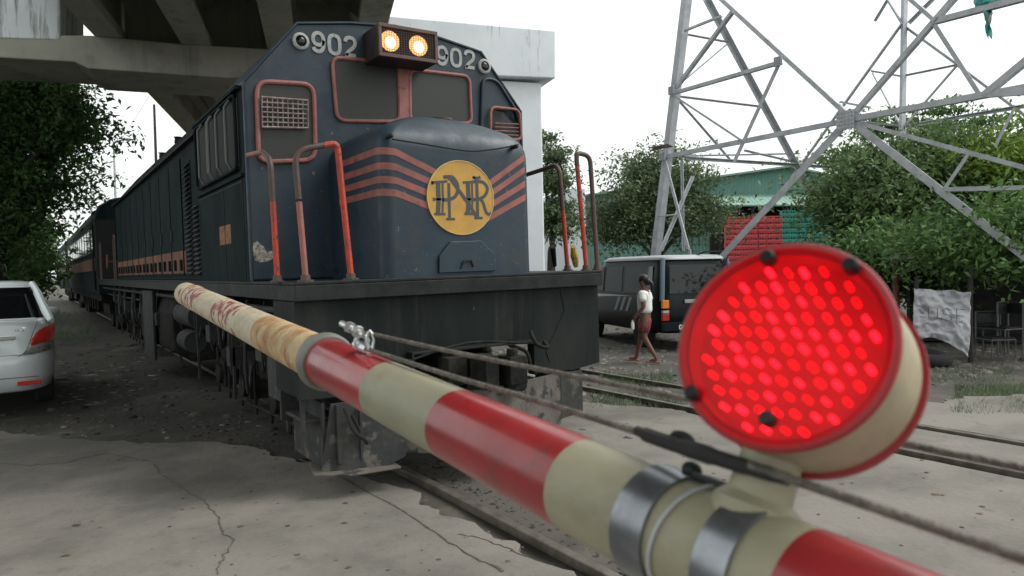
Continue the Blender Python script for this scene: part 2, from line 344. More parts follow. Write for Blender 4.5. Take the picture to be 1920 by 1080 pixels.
def ragged(pts, amp=.06, step=.06, seed=1):
    rr = random.Random(seed); out = []
    for i in range(len(pts)):
        a, b = Vector(pts[i][:2]), Vector(pts[(i+1) % len(pts)][:2]); am = amp if len(pts[i]) < 3 else pts[i][2]
        n = max(1, int((b-a).length/step)); d = (b-a); nn = Vector((-d.y, d.x)).normalized()
        ph = rr.random()*9
        for k in range(n):
            t = k/n; off = am*(.6*math.sin(k*.37+ph)+.45*math.sin(k*.95+ph*2)+rr.uniform(-.6, .6)+.5*math.sin(k*.23+ph*3))*(min(1, 3*t+.1))
            out.append(a+d*t+nn*off)
    return out
def slab(name, pts, z, seed, mt='concrete', th=.05):
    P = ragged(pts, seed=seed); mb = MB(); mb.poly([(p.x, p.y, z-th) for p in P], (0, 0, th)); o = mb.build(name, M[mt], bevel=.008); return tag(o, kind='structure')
# near crossing slab left of the first rail (ragged edge beside the dirt strip), third value = raggedness
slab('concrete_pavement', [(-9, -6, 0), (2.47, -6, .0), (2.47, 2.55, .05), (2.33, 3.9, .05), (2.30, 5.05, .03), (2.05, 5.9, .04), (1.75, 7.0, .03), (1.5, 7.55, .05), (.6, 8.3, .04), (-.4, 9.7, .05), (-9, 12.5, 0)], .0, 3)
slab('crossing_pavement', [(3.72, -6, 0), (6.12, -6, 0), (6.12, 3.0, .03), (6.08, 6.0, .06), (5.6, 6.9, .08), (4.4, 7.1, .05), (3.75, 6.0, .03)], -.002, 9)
slab('road_pavement', [(7.42, -6, 0), (9.0, -6, 0), (12.5, 2.8, .05), (9.6, 4.1, .1), (8.2, 4.6, .1), (7.42, 4.8, .03)], -.004, 14)
M['bed_dark'] = mat('dark_ballast', (.048, .043, .035), .85, c2=(.024, .022, .019), scale=.6, dirt=(.085, .078, .065), dscale=3, dlo=.55, dhi=.75, bump=.7, bscale=14)  # darker ground tone than the dirt around it
slab('track_bed', [(-12, 6.5, 0), (4.3, 6.5, .1), (4.6, 20, .1), (5.0, 100, 0), (-12, 100, 0)], -.028, 31, 'bed_dark', .03)
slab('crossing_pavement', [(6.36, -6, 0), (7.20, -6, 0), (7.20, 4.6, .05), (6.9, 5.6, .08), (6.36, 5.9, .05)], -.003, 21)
# cracks filled with dirt
crk = MB()
for pl, wd in [([(0,868),(60,872),(120,868),(165,856),(200,850),(245,858),(285,866),(300,890),(330,905),(365,930),(385,940),(400,960),(412,975),(420,1000),(440,1010),(425,1035),(410,1060),(408,1079)], .012),
               ([(560,860),(640,895),(760,960),(830,1010),(900,1050),(960,1079)], .02), ([(860,1000),(905,1010),(960,1030),(1000,1050)], .012), ([(180,830),(240,832),(300,838),(360,836)], .01)]:
    p = [gZ(*q, .002) for q in pl]; q = []
    for i in range(len(p)-1):
        for k in range(5): t = k/5; v = p[i].lerp(p[i+1], t); q.append(v+Vector((random.uniform(-.012, .012), random.uniform(-.02, .02), 0)))
    crk.strip(q, [wd*random.uniform(.25, 1) for _ in q], (0, 0, 1), .002)
tag(crk.build('pavement_crack', mat('crack_dirt', (.07, .064, .053), .95, c2=(.14, .13, .11), scale=14)), kind='structure')

# ------------------------------------------------------------------ tracks
M['railtop'] = mat('rail_top', (.15, .135, .115), .5, .3, c2=(.09, .075, .06), scale=8)
M['railrust'] = mat('rail_rust', (.055, .043, .035), .8, c2=(.035, .03, .026), scale=8)
def rail(xc, parent, z=.0, y0=-6, y1=90):
    mb = MB(); mb.box(xc-.033, xc+.033, y0, y1, z-.055, z+.006, 0); mb.box(xc-.012, xc+.012, y0, y1, z-.12, z-.056, 1); mb.box(xc-.06, xc+.06, y0, y1, z-.14, z-.121, 1)
    return mb.build('rail', [M['railtop'], M['railrust']], parent, bevel=.006)
tr1 = empty('railway_track', (3.05, 0, 0), None, 'railway track with worn rails running under the blue locomotive', 'railway track')
for x in (-.53, .53): rail(x, tr1, .012)
tr2 = empty('railway_track', (6.77, 0, 0), None, 'empty second railway track between locomotive and parked dark van', 'railway track')
for x in (-.51, .51): rail(x, tr2, .012)
M['sleeper'] = mat('sleeper', (.11, .10, .088), .9, c2=(.07, .062, .055), scale=7)
for t in (tr1, tr2):
    proto = None
    for k in range(24):
        if proto is None:
            mb = MB(); mb.box(-.95, .95, 0, .22, -.09, -.028); proto = mb.build('sleeper', M['sleeper'], t, bevel=.01); proto.location = (0, 8.5, 0); continue
        s = proto.copy(); col.objects.link(s); s.parent = t; s.location = (0, 8.5+k*.62, 0)
# ------------------------------------------------------------------ locomotive
LEAN = R(-.66)   # top leans a little to the left
loco = empty('locomotive', (3.0, 5.16, 0), (0, LEAN, 0), 'dark blue diesel locomotive number 902 with lit headlights and yellow round emblem on its nose', 'locomotive')
LI = basis(loco).inverted()
def LF(x, y, Y): return LI @ gY(x, y, Y)
def rel(p): return LI @ p
W = 1.425; DZ = 1.6; YC = 1.24; YE = 13.0; YB = 18.1
# deck
mb = MB(); mb.box(-W, W, 0, YB, DZ-.025, DZ); mb.box(-W, W, 0, .02, DZ-.14, DZ-.026)
for s in (-1, 1): mb.box(min(s*W, s*(W-.02)), max(s*W, s*(W-.02)), .021, YB, DZ-.14, DZ-.026)
mb.build('deck', M['deckblack'], loco, bevel=.006)
# pilot: full width plate, then plow panels below
mb = MB(); mb.poly([(-W+.01, .06, DZ-.141), (W-.01, .06, DZ-.141), (W-.01, .06, .74), (1.1, .06, .70), (.62, .06, .72), (.62, .06, 1.0), (-.55, .06, 1.0), (-.55, .06, .72), (-W+.01, .06, .74)], (0, .03, 0))
mb.box(W-.04, W-.011, .09, .62, .76, DZ-.145); mb.box(-W+.011, -W+.04, .09, .62, .76, DZ-.145)
mb.strip([(.98, .06, 1.43), (1.02, .06, 1.25), (.90, .06, 1.05), (.80, .06, .9), (.84, .06, .80)], .012, (0, -1, 0), .006)
mb.build('pilot_plate', M['pilot'], loco, bevel=.004)
mb = MB()
mb.box(.62-.02, .62, -.04, .059, .72, 1.0); mb.box(-.55, -.53, -.04, .059, .72, 1.0); mb.box(-.55, .62, -.04, .059, 1.0, 1.02)
mb.build('coupler_pocket', M['deckblack'], loco, bevel=.004)
# plow, a shallow V with dark side panels
mb = MB()
for s, xe in ((-1, -.75), (1, 1.18)):
    mb.poly([(0, -.16, .68), (xe*.8, .055, .69), (xe*.8, .05, .23), (0, -.22, .16)], (0, .025, 0))
mb.build('plow', M['plow'], loco, bevel=.004)
mb = MB()
mb.poly([(-.60, .03, .69), (-1.18, .05, .69), (-1.26, .06, .19), (-.78, -.06, .19), (-.62, -.02, .22)], (0, .02, 0)); mb.box(-1.24, -1.215, .085, .8, .21, .70)
mb.box(-1.15, -1.12, .015, .045, .24, .68); mb.box(-.98, -.96, .0, .03, .24, .66)
mb.build('plow_side_panel', M['plowdark'], loco, bevel=.004); mb = MB()
mb.poly([(.95, .06, .69), (1.21, .07, .69), (1.21, .07, .30), (.95, .06, .27)], (0, .02, 0)); mb.box(1.19, 1.215, .092, .8, .28, .70)
mb.build('plow_side_panel', M['plowdark'], loco, bevel=.004)
mb = MB(); mb.poly([(-1.34, .02, .185), (-1.1, -.12, .175), (-.72, -.14, .17), (-.70, .3, .18), (-1.25, .4, .185)], (0, 0, .014)); mb.build('footplate', M['plow'], loco, bevel=.003)
mb = MB(); mb.cyl((-1.05, -.03, .60), (-1.0, -.05, .48), .012, n=6); mb.tube(smooth_path([(-1.1, -.02, .66), (-1.06, -.08, .5), (-.98, -.08, .42), (-.95, -.05, .38)]), .014, 6); mb.build('air_hose', M['black'], loco)
# coupler
mb = MB(); mb.box(-.06, .16, -.30, .3, .78, .93); mb.box(-.12, .0, -.42, -.18, .72, .98); mb.box(.08, .24, -.46, -.25, .74, .96); mb.cyl((.14, -.40, .68), (.14, -.40, 1.02), .045, n=10)
mb.box(-.30, -.13, -.16, .02, .74, .96); mb.box(.24, .34, -.2, .02, .66, .92)
mb.tube(smooth_path([(.34, -.05, 1.0), (.42, -.18, .95), (.44, -.22, .82), (.5, -.2, .76)]), .018, 6)
mb.tube(smooth_path([(-.6, -.02, .95), (-.1, -.1, 1.06), (.4, -.1, 1.02), (.72, -.02, .98)]), .012, 6)
mb.tube(smooth_path([(.56, -.05, 1.1), (.56, -.14, 1.0), (.66, -.16, .96), (.7, -.05, 1.0)]), .02, 6)
mb.cyl((.35, -.22, .68), (.35, -.12, .68), .05, n=10)
mb.build('coupler', M['under'], loco, bevel=.01)

# nose
NW = .70; NF = .07; NB = YC+.02; RC = .10
def nose_plan(n=10):
    p = [Vector((-NW, NB, 0))]
    for k in range(6): p.append(Vector((-NW, NB+(NF+RC-NB)*(k+1)/6, 0)))
    for k in range(1, n+1):
        a = math.pi+math.pi/2*k/n; p.append(Vector((-NW+RC+RC*math.cos(a), NF+RC+RC*math.sin(a), 0)))
    for k in range(1, 12): p.append(Vector((-NW+RC+(2*NW-2*RC)*k/12, NF-.02*math.sin(math.pi*k/12), 0)))
    h = len(p); q = [Vector((-v.x, v.y, 0)) for v in p[:17]][::-1]
    return p+q
plan = nose_plan(); NOFF = 0
levels = [(0, DZ), (0, 1.9), (0, 2.2), (0, 2.5), (0, 2.60), (.008, 2.66), (.03, 2.72), (.07, 2.775), (.14, 2.825), (.26, 2.89), (.42, 2.95), (.60, 2.995), (.70, 3.01)]
mb = MB(); rows = []
for d, z in levels:
    row = []
    for v in plan:
        x = math.copysign(max(abs(v.x)-d, 0), v.x); y = min(v.y+d*.9, NB); row.append((x, y, z - (.0 if z < 2.62 else 0)))
    rows.append(row)
n = len(plan); mb.v = [p for r_ in rows for p in r_]; mb.f = [(i*n+k, i*n+k+1, (i+1)*n+k+1, (i+1)*n+k) for i in range(len(rows)-1) for k in range(n-1)]; mb.m = [0]*len(mb.f)
nose = mb.build('nose', M['navy'], loco, smooth=True, angle=60)
def nose_pt(x, Y0=None):  # point of the front outline at abscissa x, with normal
    return None
# arc-length along the plan
cum = [0]
for a, b in zip(plan, plan[1:]): cum.append(cum[-1]+(b-a).length)
def on_nose(s, z, off=.003):
    s = max(0, min(cum[-1]-1e-4, s)); i = max(k for k in range(len(cum)) if cum[k] <= s); i = min(i, len(plan)-2)
    t = (s-cum[i])/(cum[i+1]-cum[i]+1e-9); p = plan[i].lerp(plan[i+1], t); d = (plan[i+1]-plan[i]).normalized(); nn = Vector((d.y, -d.x, 0))
    if i > 0 and t < .5:
        d2 = (plan[i]-plan[i-1]).normalized(); nn = (nn+Vector((d2.y, -d2.x, 0))).normalized()
    return Vector((p.x, p.y, z))+nn*off
def s_of_x(x):   # arc length on the flat front for local x
    best = min(range(len(plan)), key=lambda k: abs(plan[k].x-x)+(10 if plan[k].y > NF+.03 else 0)); return cum[best]+(x-plan[best].x)
EM = LF(863, 371, 5.22); ER = .305
mbs = []
SL = cum[7]; 
ys = [(284, 332), (312.5, 351), (338, 373), (362, 398)]; ysr = [(334, 295), (355, 318), (377, 344), (399, 369)]
side_z = [LF(650, y_, 5.9).z for y_ in (272, 303, 332, 364)]
sx1 = s_of_x(-NW+RC+.02)
for k in range(4):
    zc = LF(712, ys[k][0], 5.25).z; ze = LF(806, ys[k][1], 5.23).z
    path = [(cum[0]+.25, zc+.01), (cum[6], zc+.012), (cum[12], zc+.008), (sx1, zc), (s_of_x(EM.x), ze-.06)]
    pts = []
    for (s0, z0), (s1, z1) in zip(path, path[1:]):
        m_ = max(2, int((s1-s0)/.03))
        for j in range(m_): pts.append((s0+(s1-s0)*j/m_, z0+(z1-z0)*j/m_))
    hw = .027
    b_ = MB(); vs = []
    for s_, z_ in pts: vs += [on_nose(s_, z_-hw), on_nose(s_, z_+hw)]
    b_.add(vs, [(2*i, 2*i+2, 2*i+3, 2*i+1) for i in range(len(pts)-1)]); b_.build('stripe', M['stripe'], loco, smooth=True)
    za = LF(930, ysr[k][0], 5.23).z; zb = LF(985, ysr[k][1], 5.23).z; xa = LF(930, 340, 5.23).x; xb = LF(985, 340, 5.23).x
    sl = (zb-za)/(xb-xa); x0 = EM.x; xe = NW-RC*.6; pts = []
    for j in range(25): x_ = x0+(xe-x0)*j/24; pts.append((s_of_x(x_) if j < 20 else s_of_x(x0+(xe-x0)*19/24)+(j-19)*(xe-x0)/24, za+sl*(x_-xa)))
    b_ = MB(); vs = []
    for s_, z_ in pts: vs += [on_nose(s_, z_-hw), on_nose(s_, z_+hw)]
    b_.add(vs, [(2*i, 2*i+2, 2*i+3, 2*i+1) for i in range(len(pts)-1)]); b_.build('stripe', M['stripe'], loco, smooth=True)
# emblem
EY = NF-.022
em = MB()
em.add([(EM.x+ER*math.cos(2*math.pi*k/64)*1.03, EY-.006, EM.z+ER*1.0*math.sin(2*math.pi*k/64)) for k in range(64)]+[(EM.x+ER*math.cos(2*math.pi*k/64)*1.03, EY+.01, EM.z+ER*1.0*math.sin(2*math.pi*k/64)) for k in range(64)],
   [tuple(range(64))]+[(k, (k+1) % 64, 64+(k+1) % 64, 64+k) for k in range(64)])
emb = em.build('emblem', M['yellow'], loco)
rg = MB(); rg.tube([(EM.x+ER*.985*math.cos(2*math.pi*k/64)*1.03, EY-.007, EM.z+ER*.985*math.sin(2*math.pi*k/64)) for k in range(64)], .004, 4, closed=True); rg.build('rim', M['cream'], emb)
def cp(x, y): q = LF(420+x/2.572, 260+y/2.572, 5.16+EY); return Vector((q.x, EY-.0062, q.z))
lt = MB()
def st(pts, wpx, k=1):
    p = [cp(*q) for q in pts]
    if k > 1: p = smooth_path(p, k)
    lt.strip(p, wpx*.00149, (0, -1, 0), .0015); 
lay = [0]
def glyph(name, strokes):
    global lt
    lt = MB()
    for i, (pts, w_, k) in enumerate(strokes):
        p = [cp(*q)+Vector((0, -.0004*(i % 4), 0)) for q in pts]
        if k > 1: p = smooth_path(p, k)
        lt.strip(p, w_*.00149*(1.35 if w_ > 12 else 1.5), (0, -1, 0), .0012)
    return lt.build(name, M['letter'], emb)
glyph('letter_p', [([(1030,212),(1033,300),(1030,362)],20,1),([(1052,212),(1054,300),(1052,362)],8,1),([(998,212),(1075,206)],9,1),([(1012,364),(1066,364)],9,1),([(1008,293),(1104,291)],8,1),([(1056,186),(1098,186),(1122,215),(1126,246),(1112,280),(1078,294),(1052,294)],14,6),([(1002,206),(1004,222)],9,1),([(1010,284),(1010,300)],8,1)])
glyph('letter_n', [([(1082,215),(1086,385)],13,1),([(1070,388),(1112,388)],9,1),([(1092,196),(1140,262),(1180,318),(1218,380)],15,1),([(1216,190),(1220,300),(1222,378)],12,1),([(1196,188),(1236,190)],9,1),([(1206,384),(1246,382)],9,1),([(1072,182),(1086,198)],9,1),([(1100,184),(1092,200)],8,1),([(1200,182),(1212,196)],8,1),([(1232,182),(1220,196)],8,1)])
glyph('letter_r', [([(1174,212),(1178,300),(1174,360)],20,1),([(1194,212),(1196,300),(1194,360)],8,1),([(1150,212),(1210,208)],9,1),([(1158,362),(1206,362)],9,1),([(1152,293),(1240,291)],8,1),([(1198,208),(1245,210),(1268,240),(1256,275),(1225,292),(1200,294)],14,6),([(1236,292),(1250,315),(1260,350),(1272,364),(1290,360)],13,4)])
# coupler cover plate, cable on nose, hinges
def fp(x, y, off=.0): q = LF(x, y, 5.16+EY); return Vector((q.x, EY-off, q.z))
mb = MB(); mb.poly([fp(*q, .002) for q in ((822,512),(822,480),(843,453),(900,451),(925,475),(928,508))], (0, -.018, 0)); mb.build('cover_plate', M['navy'], loco, bevel=.006)
mb = MB(); mb.tube([fp(862,503,.025), fp(866,490,.03), fp(880,488,.03), fp(885,500,.025)], .008, 6); mb.build('lifting_eye', M['deckblack'], loco)
mb = MB(); mb.tube(smooth_path([fp(732,262,.03), fp(790,272,.045), fp(850,282,.05), fp(885,285,.05), fp(930,280,.05), fp(968,272,.03)], 6), .0065, 6); mb.build('grab_cable', M['black'], loco)
mb = MB()
for q in ((728,256),(962,276)): mb.cyl(fp(*q, -.02), fp(*q, .05), .022, .016, 10); mb.ball(fp(*q, .05), .02, 8)
mb.build('cable_bracket', M['deckblack'], loco, smooth=True)
mb = MB(); q = Vector((.16, .66, 2.955)); mb.lathe(q, (0, 0, 1), [(0, .05), (.03, .05), (.031, .09), (.05, .09), (.055, .07)], 16); mb.build('roof_cap', M['rail_dark'], loco)

# cab + long hood share one section
def section(w_, y, top=3.97, e=3.29, sh=3.85): return [(-w_, y, DZ), (-w_, y, e), (-.95*w_/W, y, sh), (-.45, y, top-.04), (0, y, top), (.45, y, top-.04), (.95*w_/W, y, sh), (w_, y, e), (w_, y, DZ)]
CB = 3.35
mb = MB(); mb.poly(section(W, YC), (0, CB-YC, 0)); cab = mb.build('cab', M['navy'], loco, bevel=.02)
mb = MB(); mb.poly(section(W-.04, CB+.001, 3.94, 3.27, 3.82), (0, YE-CB, 0)); mb.build('long_hood', M['navy_shaded'], loco, bevel=.015)
# beading along the cab front edge
mb = MB(); mb.tube(section(W-.012, YC-.004), .014, 6); mb.build('front_beading', M['navy'], loco)
FY = YC+5.16
def cf(x, y, off=.0): q = LF(x, y, FY-off); return Vector((q.x, YC-off, q.z))
def rfrm(px, r, rt, name, m, off=.012, fill=None, fname='window_screen'):
    P = fillet([cf(*q, off) for q in px], r, 5, True)
    mb = MB(); mb.tube(P, rt, 8, closed=True); f_ = mb.build(name, m, loco, smooth=True)
    if fill:
        mb = MB(); mb.poly([p+Vector((0, off-.004, 0)) for p in P], (0, -.004, 0)); mb.build(fname, fill, f_)
    return f_
def mesh_mat():
    m = mat('steel_mesh', (.03, .036, .032), .5); nt = m.node_tree; L = nt.links; b = nt.nodes['Principled BSDF']; tc = node(nt, 'TexCoord'); mp = node(nt, 'Mapping')
    mp.inputs['Rotation'].default_value = (0, R(45), 0); L.new(tc.outputs['Object'], mp.inputs[0]); sx = node(nt, 'SeparateXYZ'); L.new(mp.outputs[0], sx.inputs[0]); outs = []
    for ax in (0, 2):
        a = node(nt, 'Math', operation='MULTIPLY'); a.inputs[1].default_value = 62; L.new(sx.outputs[ax], a.inputs[0])
        f_ = node(nt, 'Math', operation='FRACT'); L.new(a.outputs[0], f_.inputs[0]); g = node(nt, 'Math', operation='LESS_THAN'); g.inputs[1].default_value = .28; L.new(f_.outputs[0], g.inputs[0]); outs.append(g.outputs[0])
    mxx = node(nt, 'Math', operation='MAXIMUM'); L.new(outs[0], mxx.inputs[0]); L.new(outs[1], mxx.inputs[1])
    x = node(nt, 'Mix', data_type='RGBA'); L.new(mxx.outputs[0], x.inputs[0]); x.inputs[6].default_value = (.006, .008, .007, 1); x.inputs[7].default_value = (.045, .052, .043, 1); L.new(x.outputs[2], b.inputs['Base Color']); return m
M['mesh'] = mesh_mat()
rfrm([(481,152),(588,158),(592,300),(485,304)], .11, .021, 'window_frame', M['pink'], .016, M['mesh'])
rfrm([(622,107),(748,119),(750,228),(632,226)], .09, .018, 'window_frame', M['pink'], .014, M['mesh'])
rfrm([(768,130),(880,143),(884,232),(768,226)], .08, .018, 'window_frame', M['pink'], .014, M['mesh'])
mb = MB(); mb.poly([cf(*q, .003) for q in ((742,112),(775,126),(770,140),(771,235),(748,235),(748,140))], (0, -.022, 0)); mb.build('window_pillar', M['pink'], loco, bevel=.006)
# blue blank window and small red one to the right
f_ = rfrm([(905,146),(932,150),(972,215),(975,262),(902,262)], .10, .018, 'blank_window_frame', M['navy'], .016, M['navy'], 'blank_panel')
rfrm([(920,200),(974,206),(978,262),(920,262)], .07, .015, 'window_frame', M['pink'], .042, M['mesh'])
mb = MB()
for k in range(4):
    a, b = cf(928, 231+k*7, .05), cf(972, 233+k*7, .05); mb.cyl(a, b, .006, n=6)
mb.build('window_bars', M['pink'], loco)
# bolted grille in the left window
mb = MB(); A_, B_, C_, D_ = [cf(*q, .045) for q in ((491,182),(577,188),(578,240),(492,238))]
mb.tube([A_, B_, C_, D_], .011, 6, closed=True)
for k in range(1, 6): mb.cyl(A_.lerp(D_, k/6), B_.lerp(C_, k/6), .0065, n=6)
for k in range(1, 9): mb.cyl(A_.lerp(B_, k/9), D_.lerp(C_, k/9), .0045, n=6)
mb.build('window_grille', mat('old_cream_paint', (.33, .29, .27), .7, c2=(.2, .13, .11), scale=25), loco)
# numbers
def digit(ch):
    if ch == '9': return [[(.92,.62),(.8,.42),(.5,.36),(.2,.44),(.08,.66),(.2,.9),(.5,1),(.8,.9),(.92,.68),(.92,.35),(.78,.1),(.5,0),(.2,.06),(.1,.2)]]
    if ch == '0': return [[(.5,1),(.2,.92),(.08,.7),(.08,.3),(.2,.08),(.5,0),(.8,.08),(.92,.3),(.92,.7),(.8,.92),(.5,1)]]
    return [[(.08,.74),(.18,.93),(.5,1),(.82,.92),(.9,.7),(.78,.5),(.4,.26),(.1,.02)], [(.06,.03),(.95,.03)]]
def number(x0, y0, x1, y1):
    a, b = cf(x0, y0, .0), cf(x1, y1, .0); wd = (b.x-a.x); h = .165
    for i, ch in enumerate('902'):
        mb = MB(); cx = a.x+wd*(i*.355)
        for st_ in digit(ch):
            p = [Vector((cx+u*wd*.27, YC-.003, a.z-h*.5+(v-.5)*h+ (0))) for u, v in st_]
            if len(p) > 3: p = smooth_path(p, 4)
            mb.strip(p, .033, (0, -1, 0), .004)
        mb.build('digit_nine' if ch == '9' else 'digit_zero' if ch == '0' else 'digit_two', M['white_num'], loco)
number(584, 60, 668, 60); number(818, 87, 890, 87)
# classification lights
for c_ in ((563, 78), (907, 125)):
    p = cf(*c_, .0); mb = MB(); mb.lathe(p, (0, -1, 0), [(0, .075), (.02, .075), (.03, .06), (.03, .05), (.012, .048)], 24); o_ = mb.build('marker_light', M['white_num'], loco, smooth=True)
    mb = MB(); mb.ball(p+Vector((0, -.008, 0)), .05, 14, (1, .5, 1)); mb.build('lens', M['dark_glass'], o_, smooth=True)
# headlight box
hb0 = YC-.36
def hf(x, y, d=0): q = LF(x, y, hb0+5.16-d); return Vector((q.x, hb0-d, q.z))
a, b, c, d = hf(709,42), hf(820,60), hf(822,118), hf(713,103)
x0, x1 = (a.x+d.x)/2, (b.x+c.x)/2; z1, z0 = (a.z+b.z)/2, (c.z+d.z)/2
mb = MB(); mb.box(x0, x1, hb0+.03, YC+.1, z0, z1); hb = mb.build('headlight_box', mat('box_dark', (.022, .016, .016), .6, c2=(.04, .028, .027), scale=8), loco, bevel=.006)
mb = MB(); t_ = .028
mb.box(x0, x1, hb0, hb0+.029, z1-t_, z1+.004); mb.box(x0, x1, hb0, hb0+.029, z0-.004, z0+t_); mb.box(x0-.002, x0+t_, hb0+.001, hb0+.029, z0+t_, z1-t_); mb.box(x1-t_, x1+.002, hb0+.001, hb0+.029, z0+t_, z1-t_)
mb.build('frame', mat('box_frame', (.14, .075, .065), .6, c2=(.09, .06, .055), scale=10), hb, bevel=.003)
mb = MB(); mb.box(x0+t_, x1-t_, hb0+.024, hb0+.0295, z0+t_, z1-t_); mb.build('back_plate', M['black'], hb)
mb = MB()
for k in range(1, 22): x_ = x0+t_+(x1-x0-2*t_)*k/22; mb.box(x_-.0012, x_+.0012, hb0+.004, hb0+.007, z0+t_, z1-t_)
for k in range(1, 11): z_ = z0+t_+(z1-z0-2*t_)*k/11; mb.box(x0+t_, x1-t_, hb0+.0075, hb0+.0095, z_-.0012, z_+.0012)
mb.build('wire_guard', mat('guard_wire', (.12, .075, .06), .6), hb)
for c_ in ((733, 76), (786, 85)):
    p = hf(*c_, 0); p.y = hb0+.024; mb = MB(); mb.lathe(p, (0, -1, 0), [(0, .092), (.006, .092), (.012, .06), (.014, .01)], 28); h_ = mb.build('headlight', M['lamp_warm'], loco, smooth=True)
    mb = MB(); mb.ball(p+Vector((.0, -.006, -.012)), .058, 14, (1, .25, 1)); mb.build('bulb', M['lamp_core'], h_, smooth=True)
mb = MB(); mb.box(-W-.0035, -W+.01, YC+.03, CB-.01, DZ+.002, 3.27); mb.build('shade_plate', M['navy_shaded'], loco)  # thin plate added over the cab wall; its dark colour stands in for shade
# cab side window, bars and frame
def sf(x, y, off=0): q = rel(gX(x, y, 1.56-off)); return q
def sideq(y0, y1, z0, z1, off, th, mbx): mbx.box(-W-off-th, -W-off, y0, y1, z0, z1)
mb = MB(); sideq(1.42, 3.2, 2.60, 3.20, .002, .006, mb); sw = mb.build('side_window', M['black'], loco)
mb = MB(); mb.tube(fillet([(-W-.03, 1.42, 2.58), (-W-.03, 3.22, 2.58), (-W-.03, 3.22, 3.22), (-W-.03, 1.42, 3.22)], .08, 4, True), .016, 6, closed=True)
mb.build('frame', M['navy_shaded'], sw)
for yb in (1.62, 2.0, 2.36, 2.42, 2.85):
    mb = MB(); mb.tube([(-W-.02, yb, 2.58), (-W-.07, yb, 2.66), (-W-.07, yb, 3.14), (-W-.02, yb, 3.22)], .013, 6); mb.build('window_bar', mat('bar_grey', (.13, .14, .13), .6) if yb == 1.62 else bpy.data.materials['bar_grey'], sw)
mb = MB(); mb.box(-W-.05, -W, 1.3, 3.3, 3.24, 3.27); mb.box(-W-.03, -W, 1.3, 3.3, 2.5, 2.53); mb.build('rain_gutter', M['navy_shaded'], loco)
mb = MB(); p = sf(415, 460); p2 = sf(435, 420); mb.box(-W-.005, -W-.0005, p2.y, p.y, p.z, p2.z); mb.build('number_patch', mat('patch_orange', (.30, .13, .05), .8, c2=(.16, .09, .05), scale=16, lo=.45, hi=.55), loco)
mb = MB()
for y0 in (1.36, 2.1, 3.28): mb.box(-W-.008, -W-.0005, y0, y0+.012, DZ+.02, 2.48)
mb.box(-W-.007, -W-.0005, 1.36, 3.28, 2.46, 2.475)
mb.build('panel_seam', M['black'], loco)
# louvres on the hood side
HW = W-.04
lv = None
for (y0, y1, z0, z1, n_) in ((3.48, 3.86, 1.68, 2.48, 15), (3.98, 4.36, 1.68, 3.0, 24)):
    mb = MB(); mb.box(-HW-.008, -HW-.0005, y0, y1, z0, z1); fr = mb.build('louvre_panel', M['navy_shaded'], loco)
    for k in range(n_):
        z_ = z0+(z1-z0)*(k+.5)/n_
        if lv is None:
            m2 = MB(); m2.poly([(0, 0, 0), (-.035, 0, -.022), (-.035, 0, -.028), (0, 0, -.006)], (0, .34, 0)); lv = m2.build('louvre', M['undergrey'], fr); o_ = lv
        else:
            o_ = lv.copy(); col.objects.link(o_); o_.parent = fr
        o_.location = (-HW-.006, y0+.02, z_)
# hood doors, stripe
mb = MB(); mb.box(-HW-.004, -HW-.0005, 4.5, YE-.1, DZ+.09, 1.97); mb.build('orange_band', M['sideorange'], loco)
for k in range(9):
    y0 = 4.6+k*.9; mb = MB(); mb.box(-HW-.016, -HW-.005, y0, y0+.84, 1.66, 3.1); m_ = mb
    dr = m_.build('hood_door', M['navy_shaded'], loco, bevel=.006)
    mb = MB(); mb.box(-HW-.0195, -HW-.0165, y0+.02, y0+.82, 1.69, 1.97); mb.build('band', M['sideorange'], dr)
    mb = MB(); mb.box(-HW-.035, -HW-.0165, y0+.74, y0+.78, 2.1, 2.26); mb.build('door_handle', M['undergrey'], dr)
mb = MB()
for k in range(18): mb.box(-HW-.05, -HW-.02, 4.65+k*.45, 4.70+k*.45, 1.72, 1.86)
mb.box(-HW-.06, -HW-.0, 3.4, YE, 3.2, 3.22); mb.build('hood_latch', M['black'], loco)
for y_, h_ in ((9.4, .09), (7.7, .1)):
    mb = MB(); mb.lathe((-.9, y_, 3.8), (0, 0, 1), [(0, .06), (h_*.8, .05), (h_, .07)], 12); mb.build('roof_vent', M['under'], loco)
mb = MB(); mb.box(-.7, .7, 5.2, 8.6, 3.945, 4.02); mb.build('roof_radiator', M['navy_shaded'], loco, bevel=.02)
# rear platform
mb = MB(); mb.box(-.75, .75, YE+.001, YE+2.6, DZ, 3.4); mb.build('rear_hood', M['navy_shaded'], loco, bevel=.02)
for y0 in (YE+.5, YB-.5):
    mb = MB(); mb.tube(fillet([(-W+.05, y0, DZ), (-W+.05, y0, 2.6), (-W+.05, y0+.4, 2.6), (-W+.05, y0+.4, DZ)], .12, 4), .018, 8); mb.build('handrail', M['rail_dark'], loco)
mb = MB(); mb.tube([(-W+.1+.0, YE+3.4+.18*math.cos(t*math.pi/8), 2.05+.18*math.sin(t*math.pi/8)) for t in range(16)], .015, 6, closed=True); mb.cyl((-W+.1, YE+3.4, 2.05), (-.9, YE+3.4, 2.05), .02, n=8)
for t in range(3): mb.cyl((-W+.1, YE+3.4-.18*math.cos(t*1.05), 2.05-.18*math.sin(t*1.05)), (-W+.1, YE+3.4+.18*math.cos(t*1.05), 2.05+.18*math.sin(t*1.05)), .01, n=6)
mb.build('handbrake_wheel', M['sideorange'], loco)
